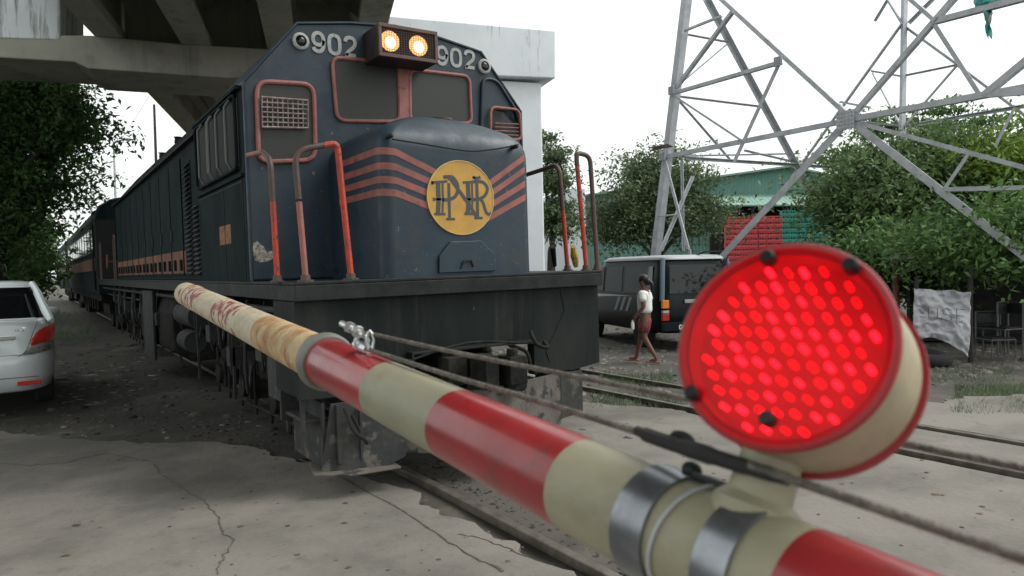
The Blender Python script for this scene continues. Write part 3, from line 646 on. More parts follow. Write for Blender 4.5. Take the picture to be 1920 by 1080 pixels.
# front handrails
def handrail(pts, r=.022, fil=.1, split=None, name='handrail', m=None):
    P = fillet(pts, fil, 6); mb = MB(); mb.tube(P, r, 10, mi=0)
    o = mb.build(name, m or M['rail_red'], loco, smooth=True); return o
def hv(x, y, Y): return LF(x, y, Y)
def rail_two(dark_pts, red_pts):
    h = handrail(red_pts); mb = MB(); mb.tube(dark_pts, .0225, 10); mb.build('worn_section', M['rail_dark'], h, smooth=True)
    return h
# left, from cab edge to the step corner
a = hv(520, 521, 5.55); t1 = hv(507, 300, 5.55); t2 = hv(497, 284, 5.7); t3 = hv(466, 291, 6.35); t4 = Vector((-W+.01, YC, t3.z-.02))
mid = hv(514, 390, 5.55)
P = fillet([a, t1, t2, t3], .09, 6); i_ = len(P)//2
h = MB().tube([a, t1.lerp(a, .35)], .022, 10).build('handrail', M['rail_red'], loco, smooth=True)
MB().tube(fillet([t1.lerp(a, .35), t1, t2.lerp(t3, .15)], .08, 6), .022, 10).build('worn_section', M['rail_dark'], h, smooth=True)
MB().tube([t2.lerp(t3, .15), t3], .022, 10).build('upper_section', M['pink'], h, smooth=True)
MB().lathe((a.x, a.y, DZ), (0, 0, 1), [(0, .05), (.012, .05), (.014, .035), (.05, .03)], 12).build('foot_socket', M['rail_dark'], h)
# left loop
L0, L1, L2, L3 = hv(573,521,5.24), hv(552,282,5.24), hv(632,268,5.24), hv(658,517,5.24)
h = MB().tube(fillet([L2.lerp(L1, .32), L2, L3], .17, 8), .0235, 10).build('handrail', M['rail_red'], loco, smooth=True)
MB().tube(fillet([L0.lerp(L1, .62), L1, L1.lerp(L2, .70)], .15, 8), .0225, 10).build('worn_section', M['rail_dark'], h, smooth=True)
MB().tube([L0.lerp(L1, .6), L0], .022, 10).build('lower_section', M['pink'], h, smooth=True)
for p in (L0, L3): MB().lathe((p.x, p.y, DZ), (0, 0, 1), [(0, .06), (.012, .06), (.014, .036), (.05, .032)], 12).build('foot_socket', M['rail_dark'], h)
# right
a = hv(1064, 499, 5.6); t1 = hv(1048, 308, 5.6); t3 = hv(980, 330, 6.40)
h = MB().tube([a, a.lerp(t1, .55)], .022, 10).build('handrail', M['rail_red'], loco, smooth=True)
MB().tube(fillet([a.lerp(t1, .55), t1, t3], .12, 8), .022, 10).build('worn_section', M['rail_dark'], h, smooth=True)
MB().lathe((a.x, a.y, DZ), (0, 0, 1), [(0, .05), (.012, .05), (.014, .035), (.05, .03)], 12).build('foot_socket', M['rail_dark'], h)
R0, R1, R2, R3 = hv(1099,498,5.24), hv(1080,286,5.24), hv(1106,292,5.24), hv(1120,497,5.24)
h = MB().tube(fillet([R0, R1.lerp(R0, .12)], .1, 6), .022, 10).build('handrail', M['rail_red'], loco, smooth=True)
MB().tube(fillet([R1.lerp(R0, .12), R1, R2, R3], .075, 8), .0222, 10).build('worn_section', M['rail_dark'], h, smooth=True)
for p in (R0, R3): MB().lathe((p.x, p.y, DZ), (0, 0, 1), [(0, .05), (.012, .05), (.014, .036), (.05, .032)], 12).build('foot_socket', M['rail_dark'], h)
# bare paint patch on the cab front, loose wire
mb = MB(); P = [cf(*q, .002) for q in ((474,456),(482,452),(494,462),(500,472),(510,470),(514,484),(502,490),(488,492),(478,488),(474,474))]; mb.poly(P, (0, -.003, 0)); mb.build('bare_patch', mat('bare_primer', (.45, .42, .38), .9, c2=(.1, .09, .08), scale=30), loco)
mb = MB(); mb.tube(smooth_path([cf(604,488,.05), cf(612,498,.1), cf(622,504,.15), cf(640,515,.1)]), .006, 6); mb.build('loose_wire', M['undergrey'], loco)

# bogies and underframe
def bogie(y0):
    mb = MB()
    for s in (-1, 1):
        x = s*.98
        mb.poly([(x-.05, y0, .72), (x-.05, y0+.25, .92), (x-.05, y0+1.1, .92), (x-.05, y0+1.35, .80), (x-.05, y0+1.9, .80), (x-.05, y0+2.15, .92), (x-.05, y0+3.1, .92), (x-.05, y0+3.4, .72), (x-.05, y0+3.4, .58), (x-.05, y0, .58)], (.1, 0, 0))
        for k in range(3): mb.box(x-.12, x+.12, y0+.32+k*1.2, y0+.62+k*1.2, .32, .62); mb.cyl((x-.17, y0+.47+k*1.2, .46), (x+.17, y0+.47+k*1.2, .46), .12, n=14)
        for k in range(4): mb.lathe((x, y0+.12+k*1.05, .58), (0, 0, 1), [(0, .09), (.04, .09), (.05, .06), (.1, .09), (.15, .06), (.2, .09), (.25, .06), (.3, .09)], 12)
        mb.tube([(x+s*.08, y0, .3), (x+s*.08, y0+1.6, .26), (x+s*.08, y0+3.3, .3)], .02, 6)
        for k in range(6): mb.box(x+s*.07, x+s*.10, y0+.2+k*.6, y0+.24+k*.6, .18, .75)
    mb.box(-.5, .5, y0+.3, y0+3.1, .75, .95)
    b_ = mb.build('bogie', M['under'], loco, bevel=.01)
    for k in range(3):
        for s in (-1, 1):
            w_ = MB(); w_.lathe((s*.47, y0+.47+k*1.2, .46), (s, 0, 0), [(0, .48), (.03, .48), (.035, .45), (.13, .44), (.135, .36), (.10, .34), (.10, .15), (.16, .12)], 28); w_.build('wheel', M['undergrey'], b_, smooth=True)
bogie(1.3); bogie(11.2)
mb = MB(); mb.box(-.35, .35, .7, YB-.5, 1.0, 1.574); mb.build('main_frame', M['under'], loco)
mb = MB(); mb.poly([(-1.2, 6.4, 1.4), (-1.3, 6.4, 1.1), (-1.3, 6.4, .55), (-1.05, 6.4, .38), (1.05, 6.4, .38), (1.3, 6.4, .55), (1.3, 6.4, 1.1), (1.2, 6.4, 1.4)], (0, 3.6, 0)); mb.build('fuel_tank', M['under'], loco, bevel=.03)
mb = MB(); mb.cyl((-1.15, 5.0, 1.12), (-1.15, 6.2, 1.12), .17, n=16); mb.cyl((-1.22, 5.1, .78), (-1.22, 5.7, .78), .14, n=16); mb.build('air_reservoir', M['undergrey'], loco, smooth=True)
mb = MB(); mb.box(-1.38, -1.34, 7.8, 9.0, .30, 1.42); mb.build('side_panel', M['undergrey'], loco, bevel=.01)
mb = MB()
for y_ in (.1, .62):
    mb.box(-W+.04, -W+.07, y_, y_+.04, .5, 1.45)
for z_ in (.55, .9, 1.22): mb.box(-W+.07, -W+.34, .14, .62, z_, z_+.03)
mb.box(-W+.06, -W+.3, .62, .70, .5, 1.44); mb.box(-1.34, -1.0, .75, 1.15, .62, 1.1)
mb.build('step', M['plowdark'], loco, bevel=.006)
mb = MB()
for k in range(26):
    y_ = .9+k*.62+random.uniform(-.1, .1); x_ = -1.25+random.uniform(-.06, .1); z_ = random.uniform(.7, 1.2)
    mb.tube(smooth_path([(x_, y_, 1.42), (x_-.03, y_+.05, z_+.15), (x_+.02, y_+.2, z_-.25), (x_+.1, y_+.35, z_)], 4), random.choice([.012, .018, .024]), 6)
    if k % 2: mb.box(x_-.05, x_+.12, y_, y_+random.uniform(.1, .3), z_-.15, z_+.05)
    if k % 3 == 0: mb.box(x_-.02, x_+.01, y_, y_+.03, .35, 1.44)
mb.tube([(-1.3, .8, 1.36), (-1.3, YB, 1.36)], .028, 8); mb.tube([(-1.2, .8, 1.2), (-1.2, YB, 1.18)], .02, 8)
mb.build('underframe_pipes', M['undergrey'], loco, bevel=.004)
# corner chains by the left step
# ------------------------------------------------------------------ coaches
def coach(name, y0, length, lab):
    c = empty(name, (3.0, y0, 0), (0, LEAN, 0), lab, 'train coach', 'coaches behind the locomotive')
    sec = lambda y: [(-1.4, y, 1.15), (-1.42, y, 3.35), (-1.3, y, 3.66), (-1.0, y, 3.86), (-.5, y, 3.98), (0, y, 4.02), (.5, y, 3.98), (1.0, y, 3.86), (1.3, y, 3.66), (1.42, y, 3.35), (1.4, y, 1.15)]
    mb = MB(); mb.poly(sec(0), (0, length, 0)); body = mb.build('body', M['navy_shaded'], c, bevel=.03)
    mb = MB(); mb.box(-1.426, -1.4215, .3, length-.3, 1.85, 2.22); mb.build('orange_band', M['sideorange'], c)
    mb = MB(); mb.box(-.5, .5, -.03, -.001, 1.35, 3.35); mb.box(-1.38, -.9, -.03, -.001, 1.5, 3.3); mb.build('end_door', M['black'], c)
    mb = MB(); mb.tube(sec(-.02)[0:], .03, 6); mb.build('end_frame', M['undergrey'], c)
    mb = MB(); mb.box(-1.445, -1.423, .6, 1.35, 1.3, 3.2); d = mb.build('door', M['navy_shaded'], c, bevel=.01)
    mb = MB(); mb.box(-1.449, -1.4455, .72, 1.22, 2.35, 3.05); mb.build('window', M['dark_glass'], d)
    n = int((length-3.2)/1.45); pw = None
    for k in range(n):
        if pw is None:
            mb = MB(); mb.box(-1.44, -1.423, 0, 1.1, 2.38, 3.12); pw = mb.build('window', mat('coach_window_frame', (.12, .15, .16), .5), c, bevel=.008); mb = MB(); mb.box(-1.4435, -1.4405, .06, .53, 2.44, 3.06); mb.box(-1.4435, -1.4405, .57, 1.04, 2.44, 3.06); pn = mb.build('pane', M['dark_glass'], pw); o = pw
        else:
            o = pw.copy(); col.objects.link(o); o.parent = c; q = pn.copy(); col.objects.link(q); q.parent = o
        o.location = (0, 1.9+k*1.45, 0)
    mb = MB(); mb.box(-1.3, 1.3, .4, length-.4, .95, 1.149)
    for yb in (1.6, length-4):
        for s in (-1, 1): mb.box(s*.95-.06, s*.95+.06, yb, yb+2.4, .5, .8)
        for k in (0, 1): mb.cyl((-.8, yb+.4+1.6*k, .44), (.8, yb+.4+1.6*k, .44), .44, n=20)
    for k in range(7): mb.box(-1.1, 1.1, 5+k*1.3, 5.5+k*1.3, .5, .95)
    mb.build('underframe', M['under'], c)
    return c
coach('passenger_coach', 23.9, 19.5, 'blue passenger coach with orange band coupled right behind the locomotive')
coach('passenger_coach', 44.0, 19.5, 'farthest blue passenger coach at the dark tail end of the train')
# ------------------------------------------------------------------ flyover
fo_az = R(18.6); fdir = Vector((math.sin(fo_az), math.cos(fo_az), 0))
cp0 = gD(1022, 150, 20.8); cap_az = R(105); cdir = Vector((math.sin(cap_az), math.cos(cap_az), 0)); cnor = Vector((-cdir.y, cdir.x, 0))
if cnor.dot(CAM-cp0) < 0: cnor = -cnor
def pc(x, y): return gP(x, y, cp0, cnor)
fly = empty('flyover', (cp0.x, cp0.y, 0), None, 'grey concrete flyover with dark underside and white painted pier crossing above the train', 'flyover')
back = -cnor*2.2
mb = MB(); mb.poly([pc(*q) for q in ((-420,56),(113,66),(170,66),(340,82),(515,92),(726,104),(726,133),(640,150),(430,146),(220,132),(165,128),(140,116),(0,108),(-420,86))], back); mb.build('pier_cap', M['concrete_dark'], fly, True, bevel=.03)
for pl in (((-420,-95),(113,-62),(113,75),(-420,60)), ((727,30),(1041,58),(1041,147),(727,134))):
    mb = MB(); mb.poly([pc(*q)+cnor*.02 for q in pl], back*1.02-cnor*.04); mb.build('cheek_wall', M['stained'], fly, True, bevel=.03)
a, b = pc(1021, 150), pc(800, 140); mb = MB(); a.z = b.z = pc(1021, 151).z-.01; dn = Vector((0, 0, -a.z-.5)); mb.poly([a+back*.1, b+back*.1, b+back*.9, a+back*.9], dn); mb.build('column', M['white_pier'], fly, True, bevel=.06)
a, b = pc(-190, 106), pc(-390, 106); a.z = b.z = pc(-190, 106).z-.35; mb = MB(); mb.poly([a+back*.1, b+back*.1, b+back*.9, a+back*.9], (0, 0, -a.z-.5)); mb.build('column', M['white_pier'], fly, True, bevel=.06)
# girders in two spans, near (over the camera) and far
def girder(xl, xr, ys, name='girder'):
    L_, R_ = pc(xl, ys), pc(xr, ys+3)
    z = (L_.z+R_.z)/2
    for near in (True, False):
        s0 = 1.3 if not near else .15
        st_ = (cnor*(-.9) if near else back*.6)
        prof = [(0, 0), (1, 0), (1, .22), (.66, .42), (.66, 1.15), (1.05, 1.35), (1.05, 1.5), (-.05, 1.5), (-.05, 1.35), (.34, 1.15), (.34, .42), (0, .22)]
        def pt(u, v): return L_.lerp(R_, u)*1.0 + Vector((0, 0, v)) + Vector((0, 0, z))-Vector((0, 0, L_.lerp(R_, u).z))
        ring = [pt(u, v)+st_ for u, v in prof]
        d = -fdir*38 if near else fdir*60
        mb = MB(); mb.poly(ring, d); mb.build(name, M['concrete_dark'], fly, True)
for xl, xr, y_ in ((182, 234, 68), (345, 400, 83), (506, 558, 91), (668, 716, 97)): girder(xl, xr, y_)
z_s = pc(400, 83).z+1.5
A_, B_ = pc(60, 60), pc(735, 60); A_.z = B_.z = z_s+.003
mb = MB(); mb.poly([A_-fdir*40, B_-fdir*40, B_+fdir*62, A_+fdir*62], (0, 0, .28)); mb.build('deck_slab', M['concrete_dark'], fly, True)
for P_, s in ((A_, 1), (B_, -1)):
    mb = MB(); q = P_+Vector((0, 0, .285)); e = (B_-A_).normalized()*.28*s; mb.poly([q-fdir*40, q+e-fdir*40, q+e+fdir*62, q+fdir*62], (0, 0, .9)); mb.build('parapet', M['stained'], fly, True)
# cross diaphragm over the cap
mb = MB(); p, q = pc(236, 60), pc(666, 60); p.z = q.z = z_s-1.3; mb.poly([p+back*.45, q+back*.45, q+back*.55, p+back*.55], (0, 0, 1.3)); mb.build('diaphragm', M['concrete_dark'], fly, True)

# ------------------------------------------------------------------ boom barrier with warning lamp
def bz(x): return 1.15/(.733+.00134*(x-650))
def bp_(x): return gD(x, 697+.4863*(x-650), bz(x))
tip, c0 = bp_(350), bp_(1197); ax = (c0-tip).normalized()
AX0 = bp_(600)
def sx(x):            # distance along the boom from the tip for image abscissa x
    d = ray(x, 697+.4863*(x-650)); n = d.cross(ax.cross(d)); 
    return (CAM-tip).dot(d.cross(ax).cross(d))/ax.dot(d.cross(ax).cross(d)) if True else 0
fr = ax.to_track_quat('Z', 'Y')
boom = empty('boom_barrier', tip, fr, 'red and cream striped barrier boom with rusty tip and lit red warning lamp', 'barrier')
M['lamp_cream'] = mat('lamp_cream', (.42, .37, .245), .5, c2=(.33, .29, .19), scale=14, dirt=(.15, .13, .09), dscale=9, dlo=.58, dhi=.75)
def boom_mats():
    cr = mat('boom_cream', (.33, .31, .21), .5, c2=(.24, .235, .165), scale=6, lo=.4, hi=.65, chips=(.12, .10, .07), clo=.71, dirt=(.19, .17, .115), dscale=9, dlo=.52, dhi=.74, bump=.08, bscale=30, stretch=(1, 1, .5))
    rd = mat('boom_red', (.33, .02, .024), .25, c2=(.25, .02, .024), scale=5, coat=.25, chips=(.45, .3, .25), clo=.725, dirt=(.17, .03, .03), dscale=14, dlo=.58, dhi=.7, rough2=.42)
    far = mat('boom_old_cream', (.50, .44, .31), .6, c2=(.42, .36, .25), scale=16, dirt=(.16, .075, .03), dscale=17, dlo=.63, dhi=.70, bump=.4, bscale=40, stretch=(1, 1, .5))
    rust = mat('boom_rust', (.50, .38, .21), .7, c2=(.33, .14, .045), scale=10, lo=.44, hi=.62, chips=(.10, .045, .02), clo=.64, dirt=(.02, .014, .01), dscale=9, dlo=.69, dhi=.70, bump=.6, bscale=40, stretch=(1, 1, 1.6))
    fred = mat('boom_peeled_red', (.25, .03, .03), .6, c2=(.50, .45, .33), scale=17, lo=.46, hi=.50, bump=.4, bscale=50)
    return [cr, rd, far, rust, fred]
BM = boom_mats()
def tube_sections(secs, r, name, n=40, parent=None, capr=None):
    mb = MB(); b0 = 0
    for i, (a, b, mi) in enumerate(secs):
        k = max(2, int((b-a)/.05)); zs = [a+(b-a)*t/k for t in range(k+1)]
        vs = []; fs = []
        for z_ in zs:
            for j in range(n): vs.append((r*math.cos(2*math.pi*j/n), r*math.sin(2*math.pi*j/n), z_))
        for q in range(k):
            for j in range(n): fs.append((q*n+j, q*n+(j+1) % n, (q+1)*n+(j+1) % n, (q+1)*n+j))
        mb.add(vs, fs, mi)
    a, b = secs[0][0], secs[-1][1]
    mb.add([(r*math.cos(2*math.pi*j/n), r*math.sin(2*math.pi*j/n), a) for j in range(n)], [tuple(range(n))], secs[0][2])
    mb.add([(r*math.cos(2*math.pi*j/n), r*math.sin(2*math.pi*j/n), b) for j in range(n)], [tuple(range(n))], secs[-1][2])
    return mb.build(name, BM, parent or boom, smooth=True)
S = {k: sx(k+{712: 14, 845: 13, 1078: 14, 1205: 20, 1268: 15, 1365: 14, 1432: 10, 1500: 14}.get(k, 0)) for k in (350, 372, 392, 432, 470, 505, 612, 640, 712, 845, 1078, 1205, 1268, 1365, 1432, 1500, 2050)}
tube_sections([(0, S[350]+.10, 2), (S[350]+.1, S[392], 4), (S[392], S[432]-.08, 2), (S[432]-.08, S[470], 4), (S[470], S[505]+.0, 2), (S[505], S[612]+.02, 3)], .0545, 'far_pole')
end = S[2050]+1.2
tube_sections([(S[612]-.05, S[712], 1), (S[712], S[845], 0), (S[845], S[1078], 1), (S[1078], S[1500], 0), (S[1500], S[1500]+.5, 1), (S[1500]+.5, S[1500]+.9, 0), (S[1500]+.9, end, 1)], .0565, 'near_pole')
mb = MB(); mb.lathe((0, 0, S[612]-.02), (0, 0, 1), [(0, .0546), (0, .066), (.012, .068), (.03, .067), (.04, .061), (.04, .056)], 40); mb.build('collar', mat('collar_grey', (.17, .18, .155), .55, c2=(.12, .12, .1), scale=9), boom, smooth=True)
for a_, b_ in ((1205, 1268), (1365, 1432)):
    mb = MB(); mb.lathe((0, 0, S[a_]), (0, 0, 1), [(0, .0578), (.0, .0605), (S[b_]-S[a_], .0605), (S[b_]-S[a_], .0578)], 48); mb.build('steel_strap', mat('strap_steel', (.32, .34, .36), .3, .8, c2=(.2, .21, .23), scale=12) if a_ == 1205 else bpy.data.materials['strap_steel'], boom, smooth=True)
for z_, rr in ((.24, .0562), (.252, .0562)):
    mb = MB(); mb.tube([(rr*math.cos(t*math.pi/12), rr*math.sin(t*math.pi/12), z_+.012*math.cos(t*math.pi/12)) for t in range(24)], .0025, 5, closed=True); mb.build('binding_wire', BM[3], boom)
# wire tie around the boom near the lamp
mb = MB(); zt = (S[1268]+S[1365])/2-.01; mb.tube([(.0595*math.cos(t*math.pi/16), .0595*math.sin(t*math.pi/16), zt+.012*math.sin(t*math.pi/16*1+1)) for t in range(32)], .0018, 6, closed=True); mb.build('wire_tie', M['steel'], boom, smooth=True)
# eye bolt and cable clips by the collar
BI = basis(boom).inverted()
def bl(x, y, z): return BI @ gD(x, y, z)
mb = MB(); mb.cyl(bl(640, 606, 1.50), bl(682, 628, 1.47), .007, n=8); mb.cyl(bl(652, 612, 1.49), bl(660, 616, 1.485), .012, n=6); mb.cyl(bl(668, 620, 1.48), bl(674, 624, 1.475), .013, n=6)
mb.tube([bl(678+11*math.cos(t*.785), 640+14*math.sin(t*.785), 1.48+.0*t) for t in range(8)], .006, 6, closed=True)
mb.tube([bl(694+6*math.cos(t*.785), 640+20*math.sin(t*.785), 1.45) for t in range(8)], .003, 6, closed=True); mb.cyl(bl(690, 655, 1.46), bl(668, 645, 1.5), .01, n=8)
mb.build('cable_clamp', M['bright_clip'], boom, smooth=True)
M['cable'] = mat('steel_cable', (.11, .10, .085), .55, .3, c2=(.2, .18, .15), scale=60, bump=.6, bscale=160)
def cabl(pts, r):
    mb = MB(); mb.tube(smooth_path([bl(*q) for q in pts], 8), r, 8); return mb.build('cable', M['cable'], boom, smooth=True)
cabl([(688, 624, 1.47), (850, 660, 1.30), (1000, 690, 1.18), (1270, 744, 1.0), (1700, 833, .81), (2100, 915, .69), (2500, 1000, .6)], .0042)
cabl([(690, 655, 1.46), (850, 706, 1.19), (1010, 752, 1.02), (1220, 818, .80), (1330, 852, .695), (1510, 908, .60), (1920, 1048, .49), (2200, 1145, .44)], .0045)
mb = MB(); mb.tube(smooth_path([bl(1195, 808, .825), bl(1230, 822, .79), bl(1280, 838, .74), bl(1340, 857, .685), bl(1420, 882, .642), bl(1478, 899, .615)], 5), [.006]*3+[.0085]*8+[.0095]*4+[.008]*4+[.0068]*4+[.006]*3, 8); mb.tube(smooth_path([bl(1258, 832, .76), bl(1268, 815, .76), bl(1290, 822, .75), bl(1300, 845, .73)], 4), .005, 6); mb.build('cable_tape', M['rubber'], boom, smooth=True)
# lamp
LC = gD(1461, 641, .64)
LS = .955; nc = Vector((-.585, .375, -.715)).normalized(); LN = (rgt*nc.x+upv*nc.y-fwd*(-nc.z)*1.0) if False else (rgt*nc.x + upv*nc.y + fwd*nc.z); LN.normalize()
def lensmat():
    m = bpy.data.materials.new('red_lens'); m.use_nodes = True; nt = m.node_tree; L = nt.links; b = nt.nodes['Principled BSDF']; out = nt.nodes['Material Output']
    b.inputs['Base Color'].default_value = (.36, .016, .022, 1); b.inputs['Roughness'].default_value = .35; b.inputs['Emission Color'].default_value = (1, .015, .03, 1); b.inputs['Emission Strength'].default_value = 0
    t = node(nt, 'BsdfTransparent'); t.inputs[0].default_value = (1, .16, .22, 1)
    ms = node(nt, 'MixShader'); ms.inputs[0].default_value = .33; L.new(b.outputs[0], ms.inputs[2]); L.new(t.outputs[0], ms.inputs[1]); L.new(ms.outputs[0], out.inputs[0]); return m
M['lens'] = lensmat()
M['led'] = mat('led', (1, .1, .1), .3, emit=(1, .022, .045), estr=7)
M['led_dim'] = mat('led_dim', (1, .1, .1), .3, emit=(1, .008, .015), estr=2.6)
M['redrim'] = mat('red_rim', (.32, .018, .022), .42)
M['backing'] = mat('led_board', (.10, .006, .008), .5, emit=(1, .01, .02), estr=.24)
LT = .1
lq = LN.to_track_quat('Z', 'Y'); lm = Matrix.Translation(LC) @ lq.to_matrix().to_4x4() @ Matrix.Diagonal((LS, LS, 1, 1))
mb = MB(); mb.lathe((0, 0, -LT), (0, 0, 1), [(0, .06), (0, .098), (.003, .1), (LT-.004, .097), (LT-.004, .092), (.06, .0905), (.06, .02)], 64)
housing = mb.build('warning_lamp', M['lamp_cream'], boom, smooth=True); housing.matrix_basis = basis(boom).inverted() @ lm
mb = MB(); mb.lathe((0, 0, -LT-.012), (0, 0, 1), [(0, .05), (0, .102), (.006, .105), (.013, .105), (.0135, .1)], 64); mb.build('back_rim', M['redrim'], housing, smooth=True)
mb = MB(); mb.tube([(.0975*math.cos(t*math.pi/36), .0975*math.sin(t*math.pi/36), -.004) for t in range(72)], .0042, 10, closed=True); mb.build('front_rim', M['redrim'], housing, smooth=True)
mb = MB(); mb.lathe((0, 0, -.003), (0, 0, 1), [(.002, .0955), (.0045, .090), (.0055, .05), (.0058, .01)], 64); mb.f.pop(-2); mb.m.pop(); mb.build('lens', M['lens'], housing, smooth=True)
mb = MB(); mb.lathe((0, 0, -.030), (0, 0, 1), [(0, .0895), (.0255, .0898)], 48); mb.f.pop(); mb.m.pop(); mb.build('led_board', M['backing'], housing, smooth=True)
lm_ = None
for i in range(-6, 7):
    for j in range(-6, 7):
        x_ = (i+.5*(j % 2))*.0166; y_ = j*.0155
        if x_*x_+y_*y_ > .0825**2: continue
        if lm_ is None: mb = MB(); mb.lathe((0, 0, 0), (0, 0, 1), [(0, .0027), (.013, .0027), (.0148, .0017), (.015, .0004)], 10); lm_ = mb.build('led', M['led'], housing, smooth=True); o = lm_
        else: o = lm_.copy(); col.objects.link(o); o.parent = housing
        o.location = (x_+random.uniform(-.001, .001), y_+random.uniform(-.001, .001), -.026)
        o.scale = (random.uniform(.75, 1.1),)*2+(1,)
        if random.random() < .35: o.material_slots[0].link = 'OBJECT'; o.material_slots[0].material = M['led_dim']
        else: o.material_slots[0].link = 'OBJECT'; o.material_slots[0].material = M['led']
LIv = lm.inverted()
def on_lens(x, y): d = ray(x, y); p = CAM+d*((LC-CAM).dot(LN)/d.dot(LN)); return LIv @ p
for q in ((1443,487),(1597,502),(1302,739),(1442,787)):
    p = on_lens(*q); mb = MB(); mb.lathe((p.x, p.y, -.002), (0, 0, 1), [(0, .0075), (.009, .0075), (.012, .0055), (.0121, .003)], 12); mb.build('bolt', M['deckblack'], housing, smooth=True)
# mounting foot between boom and lamp, base plate, bracket bolts
bp1 = BI @ bp_(1400); lp = BI @ (LC-LN*(LT*.62)); 
mb = MB(); bott = BI @ (bp_(1390)); d_ = (lp-bott); d_.z = 0; d_.normalize()
s1 = Vector((d_.x*.03, d_.y*.03, bott.z)); mb.tube([s1, s1+d_*.026, s1+d_*.034, (s1+lp)/2, lp], [.042, .040, .030, .027, .03], 20); mb.build('mounting_foot', BM[0], boom, smooth=True)
mb = MB(); xx = Vector((-d_.y, d_.x, 0)); mb.obox(d_*.0608+Vector((0, 0, (S[1268]+S[1432])/2-.01)), xx, d_, Vector((0, 0, 1)), .016, .003, (S[1432]-S[1268])/2-.01)
for z_ in (S[1268]-.01, S[1365]-.01): mb.ball(d_*.064+xx*.004+Vector((0, 0, z_)), .009, 10, (1, 1, 1.3))
mb.build('base_plate', M['deckblack'], boom, bevel=.002)
# pivot post of the barrier, behind the camera
pe = tip+ax*end; mb = MB(); mb.box(pe.x-.22, pe.x+.22, pe.y-.18, pe.y+.18, 0, pe.z-.12); mb.box(pe.x-.1, pe.x+.1, pe.y-.1, pe.y+.1, pe.z-.12, pe.z+.1); mb.build('pivot_post', M['deckblack'], boom, True, bevel=.02)

# ------------------------------------------------------------------ transmission pylon
PA = gD(1250, 292, 18); PN = gD(1590, 225, (4.35-CAMH)*FPX/265)
nd = (PN-PA); nd.z = 0; nd.normalize(); nn = Vector((-nd.y, nd.x, 0))
PDp = gD(1690, 322, 22.2); ld = PDp-PA; ld.z = 0; ld.normalize(); ln = Vector((-ld.y, ld.x, 0))
pyl = empty('transmission_tower', (PA.x, PA.y, 0), None, 'galvanised lattice base of a transmission tower behind the dark van', 'pylon')
def near(x, y): return gP(x, y, PA, nn)
def left(x, y): return gP(x, y, PA, ln)
def backp(x, y): return gP(x, y, PDp, nn)
NR = [((1205,640),(1292,-80),.26),((1250,292),(1590,225),.10),((1250,296),(1590,229),.05),((1594,224),(2250,104),.13),((1840,180),(2250,150),.09),((1585,232),(1212,634),.22),((1600,230),(2130,642),.20),((1596,222),(1330,-22),.11),((1596,220),(1795,-10),.11),
 ((1285,58),(1355,30),.06),((1264,167),(1371,22),.10),((1267,173),(1464,116),.10),((1464,116),(1378,304),.11),((1269,182),(1393,264),.06),((1247,293),(1293,467),.10),((1293,467),(1300,560),.08),((1575,191),(1633,202),.05),
 ((1749,40),(1838,178),.09),((1753,40),(1960,-14),.12),((1844,180),(1990,60),.13),((1611,231),(1990,333),.09),((1815,291),(1771,355),.07),((1773,355),(2080,348),.09),((1904,203),(1868,275),.05),((1755,40),(1640,-60),.08)]
LFm = [((1322,0),(1540,405),.16),((1284,64),(1364,79),.05),((1264,167),(1367,80),.05),((1269,180),(1429,200),.06),((1269,182),(1373,302),.05),((1287,297),(1690,322),.10),((1255,293),(1500,288),.05),((1396,282),(1504,307),.06),((1279,300),(1282,470),.06),((1300,330),(1240,470),.08),((1233,406),(1270,402),.05),((1322,0),(1300,-60),.15)]
BK = [((1697,-60),(1688,460),.30),((1691,44),(1440,395),.13),((1664,0),(1691,44),.11),((1704,44),(1760,-12),.11),((1695,49),(1793,120),.11),((1793,120),(1960,245),.11),((1633,133),(1690,143),.07),((1690,143),(1793,122),.07),((1635,137),(1690,240),.07),((1793,122),(1695,235),.09),((1700,237),(1960,193),.12),((1604,228),(1690,236),.07),((1706,240),(1790,275),.07),((1640,40),(1664,0),.08)]
mem = 0
for lst, fn, nv in ((NR, near, -nn if nn.dot(CAM-PA) < 0 else nn), (LFm, left, ln), (BK, backp, nn)):
    for i, (a, b, w_) in enumerate(lst):
        mb = MB(); off = nv*(.012*(i % 5)); mb.angle_iron(fn(*a)+off, fn(*b)+off, w_*(.68 if w_ > .19 else .8), .016, nv); mb.build('lattice_member', M['steel'], pyl, True)
for q in ((1590,226),(1264,170),(1464,116),(1247,293)):
    p = near(*q); mb = MB(); r_ = .18 if q[0] == 1590 else .1
    f_ = nn if nn.dot(CAM-PA) > 0 else -nn
    mb.obox(p+f_*.09, nd, f_, Vector((0, 0, 1)), r_, .008, r_)
    for i in range(-2, 3):
        for j in range(-2, 3): mb.obox(p+f_*.105+nd*i*r_*.4+Vector((0, 0, j*r_*.4)), nd, f_, Vector((0, 0, 1)), .012, .01, .012)
    mb.build('gusset_plate', M['steel'], pyl, True)
mb = MB(); p = near(1242, 277)
for k in range(3): mb.cyl(p+nd*(-.4+.05*k)+Vector((0, 0, .03*k)), p+nd*(.35-.06*k)+Vector((0, 0, .035*k-.02)), .018, n=6)
mb.build('climbing_guard', M['rail_dark'], pyl, True)
